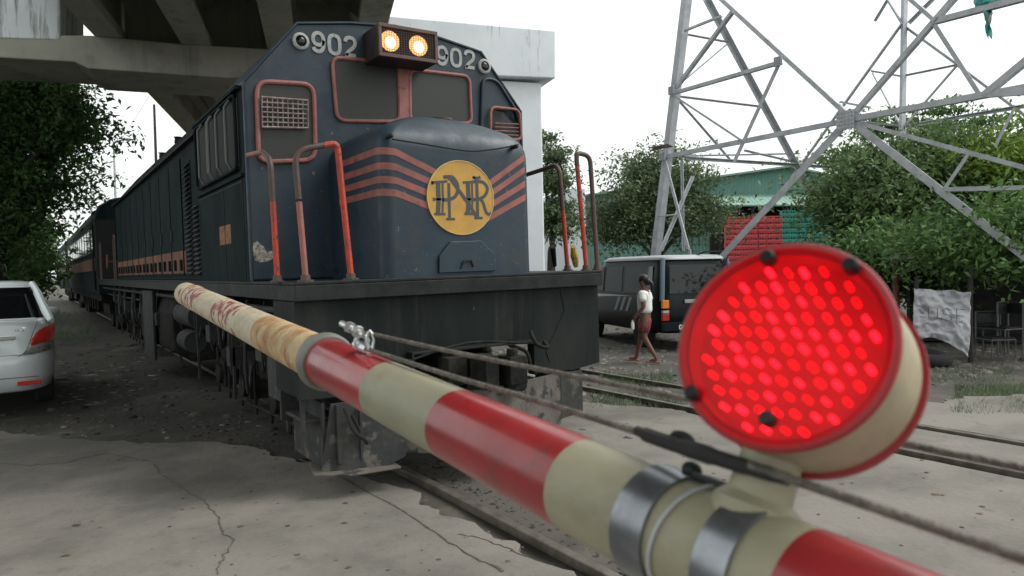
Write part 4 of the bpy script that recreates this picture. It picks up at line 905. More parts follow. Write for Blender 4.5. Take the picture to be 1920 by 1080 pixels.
# rag caught on the arm
from mathutils import noise as mnoise
def cloth(name, P, nx, ny, amp, m, lab, cat, th=.004, seed=1, jag=0, fractal=0):
    rr = random.Random(seed); mb = MB(); a, b, c, d = P; nrm = (b-a).cross(d-a).normalized(); ph = [rr.uniform(0, 6) for _ in range(6)]
    for j in range(ny+1):
        for i in range(nx+1):
            u, v = i/nx, j/ny; p = a.lerp(b, u).lerp(d.lerp(c, u), v)
            f = math.sin(u*7+ph[0]+3*v)+.7*math.sin(v*9+ph[1]-4*u)+.5*math.sin(u*17+v*11+ph[2])+.35*math.sin(u*31-v*23+ph[3])+rr.uniform(-.25, .25)+.9*abs(math.sin(u*5+v*6+ph[4]))-.8*abs(math.sin(u*8-v*5+ph[5]))
            if jag and j == ny: p = p+(a-d)*jag*rr.uniform(-.5, .5)
            if fractal: q_ = p*2.2; f = 5.5*mnoise.hetero_terrain(q_, 1.0, 2.1, 5, .3)*.5+3.5*abs(mnoise.noise(p*4.3))+2.2*abs(mnoise.noise(p*9)); sag = fractal*math.sin(math.pi*u)*(v if v > .5 else 0)-.35*fractal*math.sin(math.pi*u)*(1-v)*0; p = p+(a-d)*(sag*.35)+(a-d).normalized()*.03*mnoise.noise(p*6)
            mb.v.append(tuple(p+nrm*f*amp))
    mb.f = [(j*(nx+1)+i, j*(nx+1)+i+1, (j+1)*(nx+1)+i+1, (j+1)*(nx+1)+i) for j in range(ny) for i in range(nx)]; mb.m = [0]*len(mb.f)
    o = mb.build(name, m, smooth=True, angle=180); s = o.modifiers.new('thick', 'SOLIDIFY'); s.thickness = th
    return tag(o, lab, cat)
M['rag'] = mat('turquoise_cloth', (.05, .33, .30), .8, c2=(.3, .38, .37), scale=3, lo=.5, hi=.6)
cloth('cloth_rag', [near(1822,-14), near(1880,-22), near(1884,4), near(1826,14)], 10, 6, .03, M['rag'], 'turquoise cloth snagged on the arm of the lattice tower', 'rag', seed=2)
cloth('cloth_rag', [near(1846,20), near(1862,16), near(1857,72), near(1850,70)], 4, 12, .03, M['rag'], 'torn ragged strip dangling under the arm of the lattice tower', 'rag', seed=5, jag=.2)
# ------------------------------------------------------------------ vehicles
def ringpt(t, hx, y0, y1, n=5):
    c, s = math.cos(t), math.sin(t); e = 2/n
    return (math.copysign(abs(c)**e, c)*hx, (y0+y1)/2+math.copysign(abs(s)**e, s)*(y1-y0)/2)
def shell(levels, n=5, k=56):
    """levels: (z, halfwidth, y_rear, y_front, drop at the front)"""
    rings = []
    for z, hx, y0, y1, dr in levels:
        r_ = []
        for i in range(k):
            x, y = ringpt(2*math.pi*i/k, hx, y0, y1, n); f_ = max(0, (y-y0)/(y1-y0)); r_.append((x, y, z-dr*f_*f_))
        rings.append(r_)
    return rings
def wheel(parent, x, y, r, s):
    mb = MB(); mb.lathe((x, y, r), (s, 0, 0), [(-.1, r*.62), (-.1, r*.92), (-.07, r), (.07, r), (.1, r*.92), (.1, r*.66)], 28); w_ = mb.build('wheel', M['rubber'], parent, smooth=True)
    mb = MB(); mb.lathe((x+s*.075, y, r), (s, 0, 0), [(0, r*.65), (.02, r*.65), (.012, r*.58), (.0, r*.5), (.01, r*.2), (.025, r*.14)], 28); mb.build('rim', M['silver'], w_, smooth=True); return w_
# white sedan, seen from behind
cl = gD(115, 650, 8.9); car = empty('parked_car', (cl.x-.86, cl.y+.15, .02), (0, 0, R(1.5)), 'white sedan parked beside the track at the left edge, seen from behind', 'car')
body = MB().loft(shell([(.24, .76, .14, 4.2, 0), (.27, .82, .07, 4.26, 0), (.42, .85, .02, 4.3, 0), (.60, .86, .0, 4.3, 0), (.66, .86, .015, 4.3, 0), (.72, .855, .06, 4.28, 0), (.90, .845, .08, 4.25, .1), (1.05, .82, .12, 4.2, .22), (1.10, .79, .17, 4.15, .27), (1.125, .72, .26, 4.0, .3)])).build('body', M['white_car'], car, smooth=True, angle=70)
gh = MB().loft(shell([(1.08, .74, .42, 3.1, 0), (1.25, .69, .62, 2.75, 0), (1.45, .63, .86, 2.4, 0), (1.53, .58, 1.0, 2.25, 0)], n=6)).build('window_glass', M['dark_glass'], car, smooth=True, angle=70)
MB().loft(shell([(1.515, .64, .84, 2.4, 0), (1.545, .645, .86, 2.38, 0), (1.585, .60, .96, 2.25, 0), (1.605, .45, 1.15, 2.1, 0)], n=6)).build('roof', M['white_car'], car, smooth=True, angle=70)
for s in (-1, 1):
    mb = MB(); mb.tube(smooth_path([(s*.79, .42, 1.08), (s*.72, .64, 1.27), (s*.655, .86, 1.47), (s*.61, 1.0, 1.56)], 5), [.035, .045, .05, .055, .055]+[.05]*5+[.04]*6, 8); mb.build('rear_pillar', M['white_car'], car, smooth=True)
    mb = MB(); mb.ball((s*.90, 2.5, 1.12), .1, 12, (1, .7, .75)); mb.build('side_mirror', M['white_car'], car, smooth=True)
mb = MB(); mb.box(-.62, .62, .10, .17, 1.125, 1.145); mb.build('spoiler_lip', M['white_car'], car, bevel=.008)
mb = MB(); mb.box(-.40, .40, .045, .075, .895, .93); mb.build('chrome_strip', M['chrome'], car, bevel=.006)
def rear_y(z): return .0 if z < .62 else .06+(z-.72)*.12
M['tail_red'] = mat('tail_light_red', (.35, .02, .015), .15, emit=(1, .05, .02), estr=.04, coat=.6)
M['tail_clear'] = mat('tail_light_clear', (.55, .55, .5), .12, c2=(.25, .24, .22), scale=30, coat=.6)
for s in (-1, 1):
    def rp(x, z, off): # point on the rear shell
        t = [(.72, .855, .06), (.90, .845, .08), (1.05, .82, .12)]; hx = .85; y0 = .06+(z-.72)*.18
        e = 5; u = min(abs(x)/hx, .999); yy = (1-u**e)**(1/e); yc = (y0+4.25)/2; return Vector((s*abs(x)*(1+off*.5), yc-(4.25-y0)/2*yy-off, z))
    def lamp(pts, nm, m, par, off=.014):
        mb = MB(); top = [p for p in pts]; vs = []; n_ = 14
        # pts: list of (x, zlow, zhigh)
        rows = []
        for i in range(n_+1):
            t = i/n_*(len(pts)-1); k = min(int(t), len(pts)-2); f_ = t-k; x = pts[k][0]+(pts[k+1][0]-pts[k][0])*f_; a = pts[k][1]+(pts[k+1][1]-pts[k][1])*f_; b = pts[k][2]+(pts[k+1][2]-pts[k][2])*f_
            rows.append((rp(x, a, off), rp(x, b, off)))
        vs = [v for r_ in rows for v in r_]; mb.add(vs, [(2*i, 2*i+1, 2*i+3, 2*i+2) for i in range(n_)]); o = mb.build(nm, m, par, smooth=True); sd_ = o.modifiers.new('t', 'SOLIDIFY'); sd_.thickness = .012; return o
    tl = lamp([(.47, .70, .715), (.55, .70, .87), (.62, .70, .97), (.70, .71, 1.02), (.80, .73, 1.04), (.844, .76, 1.04)], 'tail_light', M['tail_clear'], car)
    lamp([(.55, .80, .87), (.62, .82, .965), (.70, .83, 1.015), (.80, .84, 1.035), (.842, .85, 1.035)], 'red_lens', M['tail_red'], tl, .028)
    lamp([(.53, .775, .79), (.8, .79, .81)], 'light_bar', M['silver'], tl, .022)
    mb = MB(); mb.box(s*.40 if s > 0 else -.64, .64 if s > 0 else -.40, -.008, .02, .335, .385); mb.build('reflector', M['tail_red'], car, bevel=.006)
mb = MB(); mb.box(-.60, .60, .048, .058, .70, .704); mb.box(-.60, -.596, .05, .06, .70, 1.0); mb.strip([(.42, .035, .68), (.50, .045, .74), (.60, .065, 1.02), (.63, .09, 1.09)], .006, (0, -1, 0), .003); mb.box(-.62, .62, -.002, .004, .43, .436); mb.build('trunk_seam', M['black'], car)
mb = MB(); mb.box(-.20, .20, .035, .05, .73, .86); mb.build('license_plate', mat('plate_white', (.55, .55, .52), .5), car, bevel=.004)
def stroke_text(txt, o, ux, uz, h, wd, th, nrm, mbx):
    G = {'G': [[(.9,.8),(.5,1),(.1,.8),(.1,.2),(.5,0),(.9,.2),(.9,.5),(.55,.5)]], 'L': [[(.1,1),(.1,0),(.85,0)]], 'X': [[(.1,0),(.9,1)],[(.1,1),(.9,0)]],
         'Q': [[(.5,1),(.1,.75),(.1,.25),(.5,0),(.9,.25),(.9,.75),(.5,1)],[(.6,.3),(.95,-.05)]], 'E': [[(.85,1),(.1,1),(.1,0),(.85,0)],[(.1,.5),(.75,.5)]], 'U': [[(.1,1),(.1,.2),(.5,0),(.9,.2),(.9,1)]],
         'S': [[(.9,.85),(.5,1),(.1,.8),(.2,.55),(.8,.45),(.9,.2),(.5,0),(.1,.15)]], 'V': [[(.05,1),(.5,0),(.95,1)]]}
    for i, ch in enumerate(txt):
        for s_ in G[ch]: mbx.strip([o+ux*((i*1.25+u)*h*.75)+uz*(v*h) for u, v in s_], wd, nrm, th)
mb = MB(); stroke_text('GLX', Vector((.40, .055, .985)), Vector((1, 0, 0)), Vector((0, 0, 1)), .035, .008, .004, Vector((0, -1, 0)), mb); mb.build('badge', M['chrome'], car)
for s in (-1, 1):
    for y_ in (.85, 3.4): wheel(car, s*.70, y_, .31, s)

# dark van
vc = gD(1243, 560, 14.0); va = R(17)
van = empty('parked_van', (0, 0, 0), (0, 0, -va), 'black van with tinted windows parked beyond the second track', 'van')
ux = Vector((math.cos(va), -math.sin(va), 0)); uy = Vector((math.sin(va), math.cos(va), 0)); o_ = Vector((vc.x, vc.y, 0))+ux*.84+uy*.04; van.location = (o_.x, o_.y, -.03)
MB().loft(shell([(.34, .76, .12, 4.4, 0), (.40, .82, .03, 4.45, 0), (.7, .845, .0, 4.5, 0), (1.0, .845, .02, 4.5, .1), (1.06, .835, .03, 4.48, .15)], n=9)).build('body', M['black_van'], van, smooth=True, angle=60)
MB().loft(shell([(1.05, .83, .03, 3.75, 0), (1.4, .79, .09, 3.5, 0), (1.72, .74, .16, 3.2, 0), (1.80, .71, .2, 3.1, 0)], n=9)).build('cabin', M['black_van'], van, smooth=True, angle=60)
MB().loft(shell([(1.785, .755, .13, 3.2, 0), (1.82, .75, .14, 3.15, 0), (1.865, .70, .24, 3.0, 0), (1.88, .5, .5, 2.8, 0)], n=8)).build('roof', M['silver'], van, smooth=True, angle=60)
def side(z): return -(.83-(z-1.05)*.125)
mb = MB()
for ya, yb in ((.45, 1.75), (1.85, 2.75), (2.82, 3.2)): mb.add([(side(1.12)-.008, ya, 1.12), (side(1.12)-.008, yb, 1.12), (side(1.66)-.008, yb-.03, 1.66), (side(1.66)-.008, ya+.05, 1.66)], [(0, 1, 2, 3)])
o = mb.build('side_window', M['dark_glass'], van); so_ = o.modifiers.new('t', 'SOLIDIFY'); so_.thickness = .006
def ry(z): return .03+(z-1.05)*.175
mb = MB(); mb.add([(-.66, ry(1.12)-.012, 1.12), (.66, ry(1.12)-.012, 1.12), (.60, ry(1.68)-.012, 1.68), (-.60, ry(1.68)-.012, 1.68)], [(0, 1, 2, 3)]); o = mb.build('rear_window', M['dark_glass'], van); o.modifiers.new('t', 'SOLIDIFY').thickness = .006
for s in (-1, 1):
    mb = MB(); mb.tube([(s*.815, .045, .98), (s*.79, .075, 1.2), (s*.735, .155, 1.62), (s*.70, .2, 1.8)], .05, 8); mb.build('corner_pillar', M['van_trim'], van, smooth=True)
    mb = MB(); mb.box(s*.76-.07, s*.76+.07, -.012, .06, .84, 1.0); t_ = mb.build('tail_light', mat('van_amber', (.75, .22, .03), .2, emit=(1, .3, .05), estr=.05) if s < 0 else bpy.data.materials['van_amber'], van, bevel=.01)
    mb = MB(); mb.box(s*.76-.07, s*.76+.07, -.014, .06, .74, .80); mb.build('reversing_lens', M['tail_clear'], t_, bevel=.01)
    mb = MB(); mb.box(s*.76-.07, s*.76+.07, -.013, .06, .60, .73); mb.build('red_lens', M['tail_red'], t_, bevel=.01)
    for y_ in (.95, 3.5): wheel(van, s*.75, y_, .33, s)
mb = MB(); mb.box(-.84, .84, -.07, .03, .40, .56); mb.box(-.845, .845, -.075, -.0, .555, .57); mb.build('rear_bumper', M['black_van'], van, bevel=.02)
mb = MB(); mb.box(-.36, .50, -.03, .0, .93, 1.0); mb.build('trim_garnish', mat('cream_trim', (.4, .42, .36), .4), van, bevel=.01)
mb = MB(); mb.box(-.12, .26, -.022, .0, .74, .88); pl_ = mb.build('license_plate', M['tshirt'], van, bevel=.004)
mb = MB(); stroke_text('V', Vector((-.09, -.022, .765)), Vector((1, 0, 0)), Vector((0, 0, 1)), .09, .018, .003, Vector((0, -1, 0)), mb); mb.build('lettering', M['letter'], pl_)
mb = MB(); stroke_text('QE', Vector((-.52, -.075, .43)), Vector((1, 0, 0)), Vector((0, 0, 1)), .09, .022, .004, Vector((0, -1, 0)), mb); mb.build('lettering', M['tshirt'], van)
mb = MB()
for k in range(3): mb.add([(-.852, 1.5+k*.28, .72), (-.852, 1.62+k*.28, .72), (side(1.05)-.012, 1.42+k*.28, 1.02), (side(1.05)-.012, 1.30+k*.28, 1.02)], [(0, 1, 2, 3)])
o = mb.build('side_stripes', mat('stripe_grey', (.3, .33, .36), .5), van); o.modifiers.new('t', 'SOLIDIFY').thickness = .004
mb = MB(); mb.tube([(.6, .3, 1.86), (.62, .2, 1.93), (.2, .15, 1.93), (.1, .3, 1.86)], .015, 6); mb.cyl((.7, .12, 1.82), (.45, .10, 1.3), .012, n=6); mb.build('rear_mirror', M['black'], van)

# ------------------------------------------------------------------ walking person
def skin_body(name, joints, edges, m, parent=None, sub=2):
    me = bpy.data.meshes.new(name); me.from_pydata([j[0] for j in joints], edges, []); o = bpy.data.objects.new(name, me); col.objects.link(o); me.materials.append(m)
    if parent: o.parent = parent; KIDS.setdefault(parent.name, []).append(o)
    s = o.modifiers.new('skin', 'SKIN'); s.use_smooth_shade = True
    for i, j in enumerate(joints): me.skin_vertices[0].data[i].radius = (j[1], j[2] if len(j) > 2 else j[1])
    me.skin_vertices[0].data[0].use_root = True
    u = o.modifiers.new('sub', 'SUBSURF'); u.levels = sub; u.render_levels = sub
    return o
pf = gZ(1211, 676, 0); pv = R(-60)     # faces left, slightly away
per = empty('person', (pf.x, pf.y, -.02), (0, 0, R(30)), 'woman in white t-shirt and patterned dark red shorts walking past the van', 'person')
# local: +y is ahead, +x her right
J = [((0, 0, .80), .115, .095), ((0, .0, .93), .10, .085), ((0, .01, 1.08), .115, .085), ((0, .0, 1.19), .12, .075), ((0, .0, 1.255), .05, .048), ((0, .02, 1.30), .042),            # 0-5 spine, neck
     ((0, .03, 1.36), .068, .075), ((0, .025, 1.44), .058, .065),                                                                  # 6-7 head
     ((.15, -.0, 1.185), .052), ((.20, -.05, .98), .038), ((.19, .06, .78), .027), ((.185, .085, .73), .026, .016),                 # 8-11 right arm
     ((-.15, 0, 1.185), .052), ((-.20, -.04, .97), .038), ((-.19, .11, .80), .027), ((-.185, .15, .75), .026, .016),               # 12-15 left arm
     ((.075, .0, .74), .088), ((.085, .10, .43), .056), ((.085, .19, .08), .033), ((.085, .21, .035), .034, .022), ((.085, .33, .025), .036, .016),   # right leg forward
     ((-.075, .0, .74), .088), ((-.085, .0, .43), .056), ((-.085, -.20, .10), .033), ((-.085, -.21, .05), .034, .022), ((-.085, -.09, .022), .036, .016)]
E_ = [(0,1),(1,2),(2,3),(3,4),(4,5),(5,6),(6,7),(3,8),(8,9),(9,10),(10,11),(3,12),(12,13),(13,14),(14,15),(0,16),(16,17),(17,18),(18,19),(19,20),(0,21),(21,22),(22,23),(23,24),(24,25)]
skin_body('body', J, E_, M['skin'], per)
for s, h, ang in ((1, J[11][0], 0), (-1, J[15][0], .3)):
    for k in range(4):
        x_ = h[0]+(k-1.5)*.013*.2; y_ = h[1]+(k-1.5)*.015; L_ = (.052, .06, .056, .045)[k]
        j = [((h[0], y_, h[2]-.005), .009), ((h[0]-s*.004, y_+.012, h[2]-.02-L_*.45), .008), ((h[0]-s*.016, y_+.016, h[2]-.025-L_*.95), .006)]
        skin_body('finger', j, [(0, 1), (1, 2)], M['skin'], per, 1)
    skin_body('thumb', [((h[0]-s*.01, h[1]+.022, h[2]+.005), .009), ((h[0]-s*.024, h[1]+.045, h[2]-.015), .008), ((h[0]-s*.022, h[1]+.052, h[2]-.035), .006)], [(0, 1), (1, 2)], M['skin'], per, 1)
mb = MB(); mb.ball((0, .015, 1.435), .088, 16, (.92, 1.05, 1.0)); mb.ball((0, -.055, 1.39), .06, 12, (1, 1, 1.1)); mb.tube(smooth_path([(0, -.07, 1.40), (0, -.12, 1.36), (0, -.13, 1.28), (0, -.12, 1.2)], 4), [.035]*4+[.035]*4+[.028]*4+[.012], 8); mb.build('hair', M['hair'], per, smooth=True)
mb = MB(); mb.ball((0, .103, 1.385), .014, 8, (.8, 1, 1.3)); mb.build('nose', M['skin'], per, smooth=True)
for s in (-1, 1):
    mb = MB(); mb.ball((s*.075, .02, 1.385), .018, 8, (.5, .8, 1.3)); mb.build('ear', M['skin'], per, smooth=True)
    mb = MB(); mb.ball((s*.028, .092, 1.41), .009, 8, (1.2, .6, .7)); mb.build('eye', M['black'], per, smooth=True)
mb = MB(); mb.ball((0, .098, 1.35), .016, 8, (1.3, .5, .4)); mb.build('mouth', M['rail_dark'], per, smooth=True)
T = [((0, .0, .82), .158, .135), ((0, .0, .93), .155, .135), ((0, .01, 1.07), .16, .13), ((0, .0, 1.18), .135, .105), ((0, .0, 1.235), .08, .065), ((.15, 0, 1.18), .075), ((.205, -.035, 1.04), .070), ((-.15, 0, 1.18), .075), ((-.205, -.03, 1.04), .070)]
skin_body('tshirt', T, [(0, 1), (1, 2), (2, 3), (3, 4), (3, 5), (5, 6), (3, 7), (7, 8)], M['tshirt'], per)
Sh = [((0, 0, .82), .14, .125), ((0, 0, .76), .145, .13), ((.082, .02, .68), .118), ((.09, .075, .46), .108), ((-.082, .0, .68), .118), ((-.092, .005, .46), .108)]
skin_body('shorts', Sh, [(0, 1), (1, 2), (2, 3), (1, 4), (4, 5)], M['shorts'], per)
for x_, y_, z_ in ((.085, .27, .0), (-.085, -.15, .0)):
    mb = MB(); mb.poly([(x_-.04, y_-.13, z_), (x_-.035, y_+.1, z_), (x_, y_+.14, z_), (x_+.04, y_+.1, z_), (x_+.035, y_-.13, z_)], (0, 0, .018)); mb.tube([(x_-.04, y_+.03, .02), (x_, y_+.08, .05), (x_+.04, y_+.03, .02)], .007, 6); mb.build('flip_flop', M['stripe'], per, bevel=.004)
bt = J[15][0]; wb = basis(per) @ Vector((bt[0], bt[1]+.02, bt[2]-.03)); mb = MB(); mb.lathe((0, 0, -.15), (0, 0, 1), [(0, .022), (.01, .03), (.11, .03), (.14, .014), (.16, .013), (.162, .011)], 16)
o = mb.build('water_bottle', M['tshirt'], smooth=True); o.location = wb; tag(o, 'white plastic bottle held in the walking woman\'s lowered hand', 'bottle')

# ------------------------------------------------------------------ trees
def tree(name, lobes, nclu, per_c, leaf, m, label, trunk=None, group=None, tr=.2, seed=1, flat=1.0, spread=.28, cat='tree'):
    """lobes: (px, py, depth, radius px x, radius px y)"""
    g = np.random.default_rng(seed); L_ = []
    for (x, y, D, rx, rz) in lobes: c = gD(x, y, D); L_.append((np.array(c), rx*D/FPX, rz*D/FPX))
    vol = np.array([a*a*b for _, a, b in L_])**.6; pr = vol/vol.sum()
    idx = g.choice(len(L_), nclu, p=pr)
    C = np.array([l[0] for l in L_])[idx]; Rr = np.array([[l[1], l[1], l[2]] for l in L_])[idx]
    d = g.normal(size=(nclu, 3)); d /= np.linalg.norm(d, axis=1)[:, None]; rad = g.uniform(.25, 1, (nclu, 1))**.55
    ns = max(8, nclu//11); si = g.choice(len(L_), ns, p=pr); SC = np.array([l[0] for l in L_])[si]; SR = np.array([[l[1], l[1], l[2]] for l in L_])[si]
    sdv = g.normal(size=(ns, 3)); sdv /= np.linalg.norm(sdv, axis=1)[:, None]; sp = SC+sdv*SR*(g.uniform(.1, 1, (ns, 1))**.45)*(1+.14*g.normal(size=(ns, 1)))
    pick = g.integers(0, ns, nclu); ssz = (spread*2.1*g.uniform(.5, 1.3, (ns, 1)))[pick]
    ctr = sp[pick]+g.normal(size=(nclu, 3))*ssz*np.array([1, 1, .42*flat])+sdv[pick]*ssz*.3
    base = trunk if trunk else (lobes[0][0], 600, lobes[0][2])
    b0 = gD(*base[:3]); root = Vector((b0.x, b0.y, -.1))
    t = empty(name, (root.x, root.y, 0), None, label, cat, group)
    n = nclu*per_c; ctr = ctr[ctr[:, 2] > .15] if True else ctr; nclu = len(ctr); n = nclu*per_c
    lp = np.repeat(ctr, per_c, 0)+g.normal(size=(n, 3))*spread*np.array([1, 1, .55*flat])
    nrm = g.normal(size=(n, 3))+np.array([0, 0, 1.1]); nrm /= np.linalg.norm(nrm, axis=1)[:, None]
    a = np.cross(nrm, g.normal(size=(n, 3))); a /= np.linalg.norm(a, axis=1)[:, None]; b = np.cross(nrm, a)
    sz = leaf*g.uniform(.55, 1.25, (n, 1)); root_ = np.array([root.x, root.y, 0]); lp = lp-root_
    tipz = np.array([0, 0, -.25])
    V = np.stack([lp-a*sz, lp-b*sz*.42, lp+a*sz+tipz*sz, lp+b*sz*.42], 1).reshape(-1, 3)
    me = bpy.data.meshes.new('crown'); me.vertices.add(len(V)); me.vertices.foreach_set('co', V.ravel().astype(np.float32))
    me.loops.add(4*n); me.loops.foreach_set('vertex_index', np.arange(4*n, dtype=np.int32)); me.polygons.add(n)
    me.polygons.foreach_set('loop_start', np.arange(0, 4*n, 4, dtype=np.int32)); me.update(calc_edges=True); me.validate(); me.materials.append(m)
    o = bpy.data.objects.new('crown', me); col.objects.link(o); o.parent = t
    mb = MB(); rr = random.Random(seed); top = Vector(tuple(np.mean([l[0] for l in L_], 0)))-Vector((root.x, root.y, 0)); f0 = Vector((0, 0, -.1))
    fork = Vector((top.x*.25, top.y*.25, max(.6, top.z*.45)))
    mb.tube(smooth_path([f0, f0.lerp(fork, .5)+Vector((rr.uniform(-.1, .1), 0, 0)), fork], 4), [tr*1.25]+[tr]*7+[tr*.8], 9)
    for c, a_, b_ in L_:
        e = Vector(tuple(c))-Vector((root.x, root.y, 0)); e.z -= 0
        m1 = fork.lerp(e, .5)+Vector((rr.uniform(-.3, .3), rr.uniform(-.3, .3), rr.uniform(.0, .4)))
        mb.tube(smooth_path([fork, m1, e], 4), [tr*.55-tr*.4*k/8 for k in range(9)], 6)
        for k in range(5):
            q = e+Vector((rr.uniform(-1, 1)*a_*.8, rr.uniform(-1, 1)*a_*.8, rr.uniform(-.4, .8)*b_)); st_ = m1.lerp(e, rr.uniform(.2, 1)); mb.tube([st_, st_.lerp(q, .5)+Vector((0, 0, .1)), q], [tr*.14, tr*.1, tr*.04], 5)
    mb.build('trunk', M['bark'], t, smooth=True)
    return t
TG = 'trees around the crossing'
tree('tree', [(0,200,21,85,80),(45,190,21,60,65),(85,180,20,35,45),(30,300,21,55,70),(70,320,21,32,40),(-80,300,21,110,180),(0,430,21,50,70),(60,140,22,50,28),(155,195,20.5,16,16),(115,235,20.5,24,16),(100,345,21,20,14),(75,395,21,22,18)], 2300, 26, .10, M['leaf_dark'], 'large dark leafy tree at the left edge below the flyover', (-20, 600, 21), TG, .3, 11)
tree('tree', [(20,470,30,45,50),(40,510,34,35,30),(-30,480,26,80,80),(78,450,60,14,26)], 700, 22, .16, M['leaf_dark'], 'low dark thicket of a tree between the white sedan and the coaches', (40, 560, 30), TG, .2, 12)
tree('tree', [(1035,330,34,14,45),(1038,420,34,18,50),(1052,310,34,7,22),(1028,280,34,10,18)], 420, 22, .11, M['leaf_mid'], 'narrow green tree directly right of the white flyover column', (1035, 580, 34), TG, .2, 13, spread=.2)
tree('tree', [(1225,365,27,62,45),(1180,425,27,55,42),(1290,405,27,45,42),(1235,305,27,20,22),(1145,415,28,28,38),(1325,395,27,18,24),(1205,330,27,35,18),(1275,345,27,30,22)], 1150, 24, .085, M['leaf_mid'], 'bushy feathery green tree behind the left leg of the lattice tower', (1230, 570, 27), TG, .18, 14, spread=.27)
tree('tree', [(1710,355,18,95,70),(1635,370,18,50,55),(1800,340,18.5,80,60),(1880,390,19,70,70),(1735,300,18,65,24),(1660,430,18,55,45),(1850,440,19,70,50),(1585,385,18,20,24),(1760,420,18,55,50),(1640,300,18,30,22)], 2200, 26, .085, M['leaf_fresh'], 'broad leafy green tree with thick trunk behind the tower brace at right', (1722, 600, 18), TG, .24, 15)
tree('tree', [(1730,212,30,70,5),(1800,240,30,55,5),(1665,232,30,35,5),(1800,200,30,35,4),(1620,262,30,25,5),(1750,245,30,80,6),(1600,290,30,35,8),(1890,280,30,25,6)], 230, 22, .12, M['leaf_dark'], 'tall sparse dark tree with flat tiers rising above the broad green tree', (1740, 560, 30), TG, .16, 16, flat=.35, spread=.3)
tree('tree', [(1900,295,17,55,28),(1870,330,17,35,20),(1960,300,17,55,40)], 380, 24, .08, M['leaf_lime'], 'small lime green tree at the right edge under the tower arm', (1960, 600, 17), TG, .09, 17)
tree('tree', [(1700,490,16.5,45,35),(1640,485,16.5,35,28),(1790,455,12.6,55,20),(1870,450,12.6,65,24),(1930,440,12.6,55,28)], 800, 22, .075, M['leaf_dark'], 'dark bushes growing round the red post and over the shack roof', (1640, 590, 17), TG, .08, 18, cat='bush')
tree('tree', [(1400,460,50,120,22),(1100,450,52,60,40),(1900,430,40,160,80),(1700,440,45,150,60)], 800, 16, .22, M['leaf_mid'], 'distant row of green foliage behind the warehouse yard', (1400, 520, 50), TG, .2, 19)

# ------------------------------------------------------------------ warehouse, crates, yard
M['green_roof'] = mat('green_roof', (.20, .33, .27), .6, c2=(.16, .28, .23), scale=.6)
M['green_wall'] = mat('green_wall', (.10, .22, .19), .7, c2=(.13, .25, .21), scale=.5)
def corrug(m, ax=0, f=9):
    nt = m.node_tree; b = nt.nodes['Principled BSDF']; tc = node(nt, 'TexCoord'); wv = node(nt, 'TexWave'); wv.bands_direction = 'X'; wv.inputs['Scale'].default_value = f; wv.inputs['Distortion'].default_value = 0
    nt.links.new(tc.outputs['Object'], wv.inputs[0]); bp = node(nt, 'Bump'); bp.inputs['Strength'].default_value = .7; bp.inputs['Distance'].default_value = .05; nt.links.new(wv.outputs[0], bp.inputs['Height']); nt.links.new(bp.outputs[0], b.inputs['Normal'])
corrug(M['green_roof'], 0, 1.2); corrug(M['green_wall'], 0, 1.5)
wc = gD(1480, 495, 46); wh = empty('warehouse', (wc.x, wc.y, 0), (0, 0, -R(45)), 'green metal warehouse with low gable roof behind the trees', 'warehouse')
WI = basis(wh).inverted()
def wl(x, y): # point in the gable plane (local y = 0)
    n_ = (basis(wh).to_3x3() @ Vector((0, 1, 0))); return WI @ gP(x, y, wc, n_)
pk, le, re, ll, rl = wl(1480,316), wl(1085,372), wl(1640,352), wl(1085,400), wl(1640,392)
for v in (pk, le, re, ll, rl): v.y = 0
mb = MB(); mb.poly([pk, re, Vector((re.x, 0, 0)), Vector((le.x, 0, 0)), le], (0, .25, 0)); mb.build('wall', M['green_wall'], wh)
mb = MB()
for a, b in ((le, pk), (pk, re)):
    mb.poly([a+Vector((0, -.5, .03)), b+Vector((0, -.5, .03)), b+Vector((0, 25, 2.2)), a+Vector((0, 25, 2.2))], (0, 0, .12))
mb.build('roof', M['green_roof'], wh)
l1, l2 = wl(1330,368), wl(1640,366); mb = MB(); mb.poly([Vector((l1.x, -.01, l1.z)), Vector((l2.x, -.01, l2.z)), Vector((l2.x, -4.5, l2.z-1.0)), Vector((l1.x, -4.5, l1.z-1.0))], (0, 0, .08)); mb.build('lean_to_roof', M['green_roof'], wh)
mb = MB()
for k in range(6): x_ = l1.x+.3+(l2.x-l1.x-.6)*k/5; mb.box(x_-.08, x_+.08, -4.4, -4.24, 0, l1.z-1.01)
mb.build('lean_to_posts', M['deckblack'], wh)
mb = MB(); mb.box(l1.x, l2.x, -.06, -.012, 0, l1.z-.4); mb.build('shade_panel', M['black'], wh)  # black panel on the wall, painted as the shade under the lean-to
a, b = gD(1062, 500, 40), gD(1100, 500, 40); mb = MB(); dd = (b-a); dd.z = 0; a = Vector((a.x, a.y, 0)); mb.poly([a, a+dd, a+dd+Vector((2, 5, 0)), a+Vector((2, 5, 0))], (0, 0, CAMH+(497-350)*40/FPX)); wb_ = mb.build('storage_building', M['white_pier'], bevel=.05); tag(wb_, 'plain white building block just right of the narrow tree', 'building')
